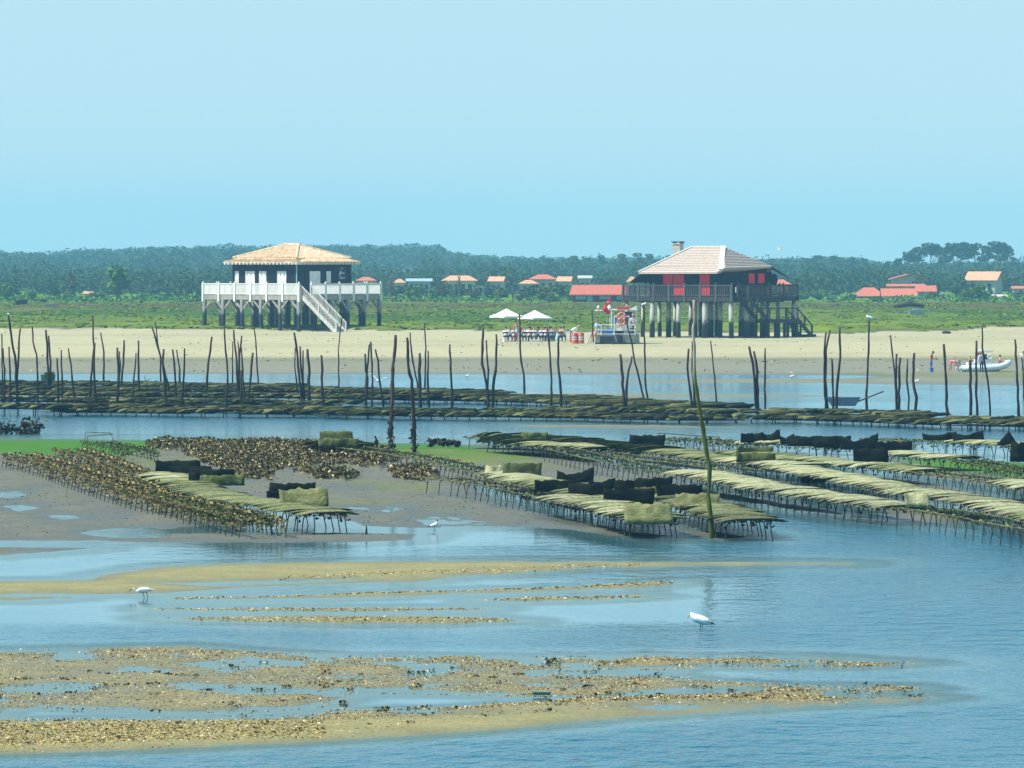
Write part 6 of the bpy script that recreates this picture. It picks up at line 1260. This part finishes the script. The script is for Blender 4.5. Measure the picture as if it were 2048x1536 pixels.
# low beds of bags far out by the poles
def strip(name_l, pts, wide, h, seed, desc):
    W = [P(x, y, h) for x, y in pts]; L = [0]
    for a, b in zip(W[:-1], W[1:]): L.append(L[-1]+(b-a).length)
    n = int(L[-1]/.42); ss = np.linspace(0, L[-1], n); X = np.interp(ss, L, [p.x for p in W]); Y = np.interp(ss, L, [p.y for p in W]); tx = np.gradient(X); ty = np.gradient(Y); q = np.hypot(tx, ty); nx = -ty/q; ny = tx/q
    root = empty("oyster_rack", (float(X[0]), float(Y[0]), 0), label=desc, cat="oyster rack", group="long low racks among the distant poles"); k = max(4, int(wide/.36)); v = np.linspace(-wide/2, wide/2, k)
    k = max(2, int(round(wide/1.55))); v = (np.arange(k)-(k-1)/2)*1.55; wob = (fbm(ss*.12+seed, ss*0+seed, 3)-.5)*wide*.5
    GXs = X[:, None]+nx[:, None]*(v[None]+wob[:, None])-X[0]; GYs = Y[:, None]+ny[:, None]*(v[None]+wob[:, None])-Y[0]
    rg = np.random.default_rng(int(seed*10)+1); lift = .16*(fbm(ss*.07+seed*3, ss*0, 3)[:, None]-.5)+.10*(fbm(GXs*.3+seed, GYs*.3, 3)-.5); cx = GXs.ravel(); cy = GYs.ravel(); cz = (h+lift+rg.uniform(-.02, .03, GXs.shape)).ravel(); q2 = len(cx)
    keep = (fbm(cx*.25+seed, cy*.25, 3)+rg.random(q2)*.25 > .36); ang = np.repeat(np.arctan2(ty, tx), k)+rg.normal(size=q2)*.10+.12; tl = rg.uniform(.02, .34, q2); cx, cy, cz, ang, tl = cx[keep], cy[keep], cz[keep], ang[keep], tl[keep]; q2 = len(cx)
    T8 = []
    for lx, ly, lz in ((-.30, -.68, 0), (-.30, .68, 0), (.30, .68, 0), (.30, -.68, 0), (-.24, -.62, .075), (-.24, .62, .075), (.24, .62, .075), (.24, -.62, .075), (0, -.66, .11), (0, .66, .11)):
        jx = lx+rg.normal(size=q2)*.02; jy = ly*(1+rg.normal(size=q2)*.05); dz = lz+jx*np.tan(tl)+rg.normal(size=q2)*.012-.05*abs(ly/.68)**2*rg.random(q2); T8.append(np.stack([cx+jx*np.cos(ang)-jy*np.sin(ang), cy+jx*np.sin(ang)+jy*np.cos(ang), cz+dz], -1))
    V = np.stack(T8, 1).reshape(-1, 3); o_ = np.arange(q2)[:, None]*10; Fq = np.concatenate([o_+np.array([f]) for f in ((0, 1, 2, 3), (4, 8, 9, 5), (8, 7, 6, 9), (0, 4, 5, 1), (3, 2, 6, 7), (0, 3, 7, 4), (1, 5, 6, 2), (4, 7, 8, 8), (5, 9, 6, 6))], 1).reshape(-1, 4)[:, :4]
    Fq = Fq.reshape(q2, 9, 4); T3 = Fq[:, 7:, :3].reshape(-1, 3); Q4 = Fq[:, :7].reshape(-1, 4); tri = np.concatenate([Q4[:, [0, 1, 2]], Q4[:, [0, 2, 3]], T3])
    meshobj("bag_bed", npmesh("bag_bed", V, tri), MT['bag_far'], root)["kind"] = "stuff"
    m = MB(); 
    for a in range(0, n, 3):
        for e in (0, k-1): x, y = float(GXs[a, e]), float(GYs[a, e]); m.tube([(x, y, h-.1), (x+.06*((a % 2)-.5), y, -.2)], .028, 5)
    m.build("leg", MT['leg'], root)["kind"] = "stuff"
    m = MB()
    for e in (0, k-1): m.tube([(float(GXs[a, e]), float(GYs[a, e]), h-.12) for a in range(0, n, 4)], .025, 5)
    m.build("rail", MT['leg'], root)
STR = [([(-200,763),(100,765),(350,769),(560,774)], 9, "farthest left low rack bed behind the poles"),([(-220,772),(0,773),(300,778),(640,780),(1000,787)], 7, "second low rack bed from the far side on the left"),
 ([(560,775),(800,782),(1000,791),(1200,797),(1460,811)], 7, "long low rack bed reaching out to a point right of centre"),([(-220,783),(0,784),(300,789),(640,792),(900,796)], 7, "left low rack bed crossing the middle of the pole line"),
 ([(760,793),(1000,797),(1200,804),(1400,812)], 5, "middle low rack bed behind the stout pole pair"),([(-220,797),(100,798),(400,803),(700,806)], 7, "left low rack bed just in front of the pool strip"),([(120,809),(400,812),(700,817),(1000,820),(1200,822)], 6, "low rack bed under the feet of the left poles"),
 ([(-220,812),(-60,811),(60,812),(140,814)], 5, "short dark raised rack bed at the left edge"),([(140,818),(320,820),(450,822)], 4, "short low rack bed at the front left"),([(480,822),(620,822),(800,826),(1000,828),(1180,830),(1300,834),(1490,834)], 5.5, "front low rack bed crossing the centre with visible legs"),
 ([(1080,818),(1250,820),(1400,823),(1480,826)], 5, "low rack bed behind the front one at centre right"),([(1535,826),(1640,824),(1760,826),(1830,830)], 4.5, "low rack bed at the feet of the right poles"),([(1530,832),(1680,836),(1800,840),(1950,845),(2200,850)], 4.5, "front low rack bed running off the right edge"),([(1900,839),(2000,839),(2100,841)], 3, "short low rack bed at the far right poles")]
for i, (p, wd, d) in enumerate(STR): strip(d, p, wd*.52, .28 if i not in (7,) else .42, i*3.7, d)
# ------------------------------------------------------------ odd frames and debris
def frame(pts, r_, lab, name="wire_frame", mt='rail', cat="frame", crust=0):
    base = GP(*pts[0][0]); D = base.y; root = empty(name, base, label=lab, cat=cat)
    for k, seg in enumerate(pts):
        m = MB(); m.tube([PY(x, y, D+(.9 if k % 2 else 0))-base for x, y in seg], r_, 6); m.build("bar", MT[mt], root)
    if crust:
        rg = np.random.default_rng(int(pts[0][0][0])); X = []; Y = []; Z = []
        for seg in pts:
            for a, b in zip(seg[:-1], seg[1:]):
                A = PY(*a, D)-base; B = PY(*b, D)-base
                for t in np.linspace(0, 1, max(2, int((B-A).length/.05))): p = A.lerp(B, t); k = 6; X += list(p.x+rg.normal(size=k)*crust); Y += list(p.y+rg.normal(size=k)*crust); Z += list(p.z+rg.normal(size=k)*crust)
        V, T_ = flakes(np.array(X), np.array(Y), np.array(Z), np.full(len(X), .09), rg, .9); meshobj("oyster_crust", npmesh("oyster_crust", V, T_), MT['encrust'], root)
frame([[(167,899),(172,864),(222,866),(228,885)],[(173,897),(175,872),(226,868)]], .018, "tall empty wire frame behind the far left racks")
frame([[(2,868),(3,848)],[(15,868),(16,846)],[(16,860),(46,860)],[(50,867),(52,845),(62,850)],[(70,867),(73,850),(84,852)],[(38,867),(72,866)]], .05, "oyster crusted posts standing in the channel at the left edge", "encrusted_frame", 'leg', "frame", .11)
frame([[(858,896),(860,884),(900,885),(914,886),(914,897)]], .03, "low oyster crusted frame right of the crusted poles", "encrusted_frame", 'leg', "frame", .06)
frame([[(2,900),(4,899)],[(0,899),(52,902)],[(12,905),(4,932)]], .018, "loose wire frame at the left edge of the green mud")
frame([[(1313,882),(1314,866),(1400,872),(1440,874)]], .02, "thin bent wire frame left of the tallest pole top")
frame([[(1985,1028),(2004,1050),(2028,1074)],[(2028,1074),(2048,1072)]], .02, "loose rail fallen into the water at the right edge")
MT['bluedull'] = mat("faded_blue_plank", (.06, .12, .17), None, 3, .8); MT['bluegreen'] = mat("sea_green_plank", (.10, .22, .20), None, 6, .7)
def misc():
    b = P(96, 767, 0); m = MB(); m.tube([(0, 0, 0), (0, 0, .55)], [.42, .46], 14); m.box((.1, 0, .62), (.6, .4, .14)); props(m.build("dark_tub", MT['bottle'], loc=b), label="dark green tub in the far channel behind the left poles", cat="tub")
    b = P(1690, 824, 0); m = MB(); m.add([(-.65, -.3, .3), (.5, -.3, .3), (.75, -.3, .72), (-.95, -.3, .72), (-.65, .3, .3), (.5, .3, .3), (.75, .3, .72), (-.95, .3, .72)], [(0, 1, 2, 3), (7, 6, 5, 4), (0, 3, 7, 4), (1, 5, 6, 2), (0, 4, 5, 1)]); r = m.build("wooden_trough", MT['bluedull'], loc=b, label="blue grey trough resting on the low racks by the right poles", cat="trough")
    m = MB(); m.tube([(.6, 0, .5), (1.9, .3, 1.0)], .035, 5); m.build("handle", MT['darkwood'], r)
    b = GP(1083, 1393); m = MB(); m.box((0, 0, .05), (.30, .08, .05)); m.box((0, 0, .075), (.32, .10, .012)); props(m.build("plank_end", MT['bluegreen'], loc=b), label="small blue green plank end lying among the near shells", cat="plank")
    b = P(297, 766, .0); m = MB(); r = random.Random(2)
    for i in range(7): a = Vector((r.uniform(-.7, .5), 0, .05)); m.tube([a, a+Vector((r.uniform(-.4, .5), r.uniform(-.2, .2), r.uniform(.05, .4)))], [.035, .012], 5)
    m.tube([(-.9, 0, .12), (.7, 0, .06)], .04, 6); props(m.build("driftwood", MT['darkwood'], loc=b), label="branching driftwood in the far channel behind the left poles", cat="driftwood")
    def hulk(px, py, w, h, mt, lab, cat="boat"):
        b = GP(px, py); s = b.y/F; w *= s; h *= s; m = MB(); m.add([(-w*.42, -.7, 0), (w*.4, -.7, 0), (w*.5, -.8, h), (-w*.5, -.8, h*.9), (-w*.42, .7, 0), (w*.4, .7, 0), (w*.5, .8, h), (-w*.5, .8, h*.9)], [(0, 1, 2, 3), (7, 6, 5, 4), (0, 3, 7, 4), (1, 5, 6, 2), (0, 4, 5, 1)])
        m.box((-w*.1, 0, h*.85), (w*.3, .9, h*.5)); props(m.build("derelict_boat", MT[mt], loc=b), label=lab, cat=cat)
    hulk(43, 612, 25, 9, 'pole', "dark derelict hull in the marsh near the left edge"); hulk(88, 608, 14, 6, 'railgrey', "small grey hull right of the dark derelict hull"); hulk(105, 619, 26, 7, 'stone', "pale low boat in the marsh near the left edge")
    hulk(1833, 634, 32, 10, 'bluegrey', "blue and white skiff lying in the right marsh"); hulk(395, 603, 30, 8, 'railgrey', "grey hull behind the left end of the white terrace")
    b = GP(1820, 620); m = MB(); m.tube([(-2.2, 0, .1), (0, .1, .5), (1.9, 0, .15)], [.25, .35, .2], 8); props(m.build("fallen_log", MT['pole'], loc=b, smooth=True), label="dark fallen log behind the blue and white skiff", cat="log")
    for px, py, s, lab in ((1893, 668, .45, "dark seaweed lump on the upper beach at the right"), (1236, 681, .25, "small stone on the beach right of the barge")):
        m = MB(); m.ell((0, 0, .1), (s, s*.7, .16), 8, 6); props(m.build("beach_rock", MT['pole'], loc=GP(px, py)), label=lab, cat="rock")
misc()
# ------------------------------------------------------------ birds
MT['feather'] = mat("white_feather", (.86, .86, .86), (.78, .79, .80), 12, .8); MT['fgrey'] = mat("grey_feather", (.45, .48, .52), None, 12, .8); MT['fblack'] = mat("black_feather", (.015, .015, .018), None, 8, .7); MT['bill'] = mat("yellow_bill", (.70, .36, .06), None, 8, .5); MT['birdleg'] = mat("dark_bird_leg", (.05, .045, .05), None, 8, .6); MT['fbrown'] = mat("dark_hood_feather", (.05, .03, .025), None, 8, .8)
def bird(pos, L, rz, label, kind='gull', cat="gull", head='feather', legs=True, group=None):
    """faces local -X"""
    root = empty("bird", pos, rz, label=label, cat=cat, group=group); q = L/.5; root.scale = (q, q, q)
    if kind == 'gull': J = [((.24, 0, .125), .02), ((.15, 0, .165), (.05, .05)), ((.04, 0, .205), (.085, .088)), ((-.07, 0, .235), (.088, .09)), ((-.135, 0, .275), (.058, .06)), ((-.165, 0, .315), (.044, .046)), ((-.185, 0, .30), .03)]; hd = Vector((-.195, 0, .30)); lg = .15; bd = Vector((-.045, 0, -.075)); bc = 'bill'
    elif kind == 'egret': J = [((.24, 0, .235), .010), ((.15, 0, .235), (.04, .036)), ((.04, 0, .235), (.066, .062)), ((-.05, 0, .225), (.062, .058)), ((-.11, 0, .205), (.020, .020)), ((-.145, 0, .23), (.013, .013)), ((-.165, 0, .262), (.020, .018)), ((-.195, 0, .258), .012)]; hd = Vector((-.20, 0, .256)); lg = .20; bd = Vector((-.075, 0, -.052)); bc = 'birdleg'
    elif kind == 'up': J = [((.20, 0, .15), .014), ((.12, 0, .17), (.045, .045)), ((.03, 0, .20), (.078, .072)), ((-.04, 0, .24), (.072, .07)), ((-.07, 0, .30), (.030, .030)), ((-.075, 0, .36), (.028, .028)), ((-.09, 0, .385), .024)]; hd = Vector((-.11, 0, .38)); lg = .14; bd = Vector((-.05, 0, -.01)); bc = 'bill'
    else: J = [((.24, 0, 0), .012), ((.13, 0, .01), (.035, .03)), ((0, 0, 0), (.055, .05)), ((-.10, 0, .0), (.050, .045)), ((-.17, 0, .0), (.032, .03)), ((-.21, 0, .0), .026)]; hd = Vector((-.235, 0, 0)); bd = Vector((-.05, 0, -.015)); bc = 'birdleg'; legs = False
    skin_obj("body", J, [(i, i+1) for i in range(len(J)-1)], MT['feather'], root, 2)
    m = MB(); m.tube([hd, hd+bd*.6, hd+bd], [.011, .009, .003], 6); m.build("bill", MT[bc], root)
    if head != 'feather': m = MB(); m.ell(tuple(Vector(J[-2][0]).lerp(Vector(J[-1][0]), .5)), (.036, .033, .036), 10, 7); m.build("hood", MT[head], root, smooth=True)
    m = MB()
    for s in (-1, 1): m.ell(tuple(Vector(J[-1][0])+Vector((-.002, s*.022, .006))), (.005, .004, .005), 6, 4)
    m.build("eye", MT['fblack'], root)
    if kind in ('gull', 'up', 'egret'):
        z0 = J[2][0][2]
        if kind != 'egret':
            m = MB()
            for s in (-1, 1): m.tube([(.13, s*.03, z0-.02), (.22, s*.018, z0-.055), (.29, s*.01, z0-.085)], [.012, .016, .003], 6)
            m.build("wing_tip", MT['fblack'], root, smooth=True)
        for s in (-1, 1):
            m = MB(); m.ell((.05, s*.05, z0+.005), (.14, .02, .045), 10, 6, Matrix.Rotation(.22 if kind != 'egret' else .0, 4, 'Y')); m.build("wing", MT['feather'], root, smooth=True)
    if legs:
        for s, dx in ((-1, .0), (1, .03 if kind != 'egret' else .075)):
            m = MB(); t = J[2][0][2]-.04; kx = .045 if kind == 'egret' else .01; m.tube([(dx+.01, s*.022, t), (dx+kx, s*.022, t*.52), (dx+.01, s*.022, 0)], [.009, .006, .006], 6)
            for a in (-.5, 0, .5): m.tube([(dx+.01, s*.022, .004), (dx-.035, s*.022+a*.05, .003)], .004, 4)
            m.build("leg", MT['birdleg'], root)
    if kind == 'fly':
        for s in (-1, 1):
            V = []; Fs = []; n = 9
            for i in range(n):
                t = i/(n-1); y = s*(.03+.52*t); z = .02+.17*math.sin(t*2.0)+(.10*t if s > 0 else .02*t); ch = .13*(1-t**2.2)+.012; x = -.07-.05*math.sin(t*2.6)+.16*t**2
                V += [(x, y, z), (x+ch, y, z-.012), (x+ch*.5, y, z+.012)]
            for i in range(n-1):
                a = i*3; b = a+3; Fs += [(a, b, b+2, a+2), (a+2, b+2, b+1, a+1), (a, a+1, b+1, b)]
            m = MB(); m.add(V, Fs); w_ = m.build("wing", MT['feather'], root, smooth=True); m = MB()
            t = n-2; m.tube([V[(n-2)*3+2], V[(n-1)*3+2], (V[-1][0]+.05, V[-1][1]+s*.03, V[-1][2])], [.01, .008, .002], 5); m.build("wing_tip", MT['fblack'], w_)
        m = MB(); m.add([(.2, -.02, 0), (.2, .02, 0), (.32, .06, .0), (.32, -.06, .0), (.2, -.02, .008), (.2, .02, .008), (.32, .06, .006), (.32, -.06, .006)], [(3, 2, 1, 0), (4, 5, 6, 7), (0, 1, 5, 4), (2, 3, 7, 6), (1, 2, 6, 5), (3, 0, 4, 7)]); m.build("tail", MT['feather'], root)
    return root
bird(P(1400, 1262, -.06), .54, R(-8), "large white gull wading in the near water on the right")
bird(P(284, 1203, -.09), .54, R(6), "white egret stooping in the shallow water at the near left", 'egret', "egret")
bird(P(870, 1061, 0), .37, R(165), "gull with a dark hood standing at the edge of the middle mudflat", 'up', head='fbrown')
b = bird(PY(757, 761, 330), .56, R(62), "white gull flying low over the far channel", 'fly'); b.rotation_euler = (R(8), R(-8), R(60))
bird(P(935, 757, 0), .40, R(180), "small white gull standing in the far channel below the left parasol", 'up')
bird(GP(1584, 757), .36, R(180), "white gull on the far mud bar right of the dark cabin"); bird(GP(1834, 767), .36, R(180), "white gull on the mud right of the stout right pole")
D = P(1536+790/4, 620+810/4, 0).y; p = PY(1739, 643.5, D); bird(p, .48, R(8), "white gull perched on top of the tall right pole", 'gull', legs=True)
D = P(1024+1085/4, 620+715/4, 0).y; p = PY(1287.5, 614, D); bird(p, .36, R(175), "gull perched on the thin pole in front of the dark cabin", 'gull')
D = GP(1024+650/4, 685).y; p = PY(1197, 621, D); bird(p, .75, R(0), "pale bird with spread wings beside the thin pole left of the barge", 'fly')
bird(PY(1561, 501, 520), .45, R(40), "tiny white bird flying above the trees right of the dark cabin", 'fly')
D = P(20+0, 809, 0).y; bird(PY(17, 632, P(35, 809, 0).y), .22, R(0), "small bird on top of the tall leaning pole at the far left", 'gull', "gull")
#@@END
# ------------------------------------------------------------ sea haze
def build_haze():
    m = bpy.data.materials.new("haze_air"); m.use_nodes = True; n = m.node_tree; n.nodes.remove(n.nodes["Principled BSDF"])
    v = n.nodes.new("ShaderNodeVolumePrincipled"); v.inputs["Color"].default_value = (.30, .70, 1.0, 1); v.inputs["Density"].default_value = .00021
    v.inputs["Anisotropy"].default_value = .0
    n.links.new(v.outputs[0], n.nodes["Material Output"].inputs["Volume"])
    b = MB(); b.box((0, 2050, 22.5), (3600, 4600, 51)); b.build("haze", m, kind="stuff")
build_haze()
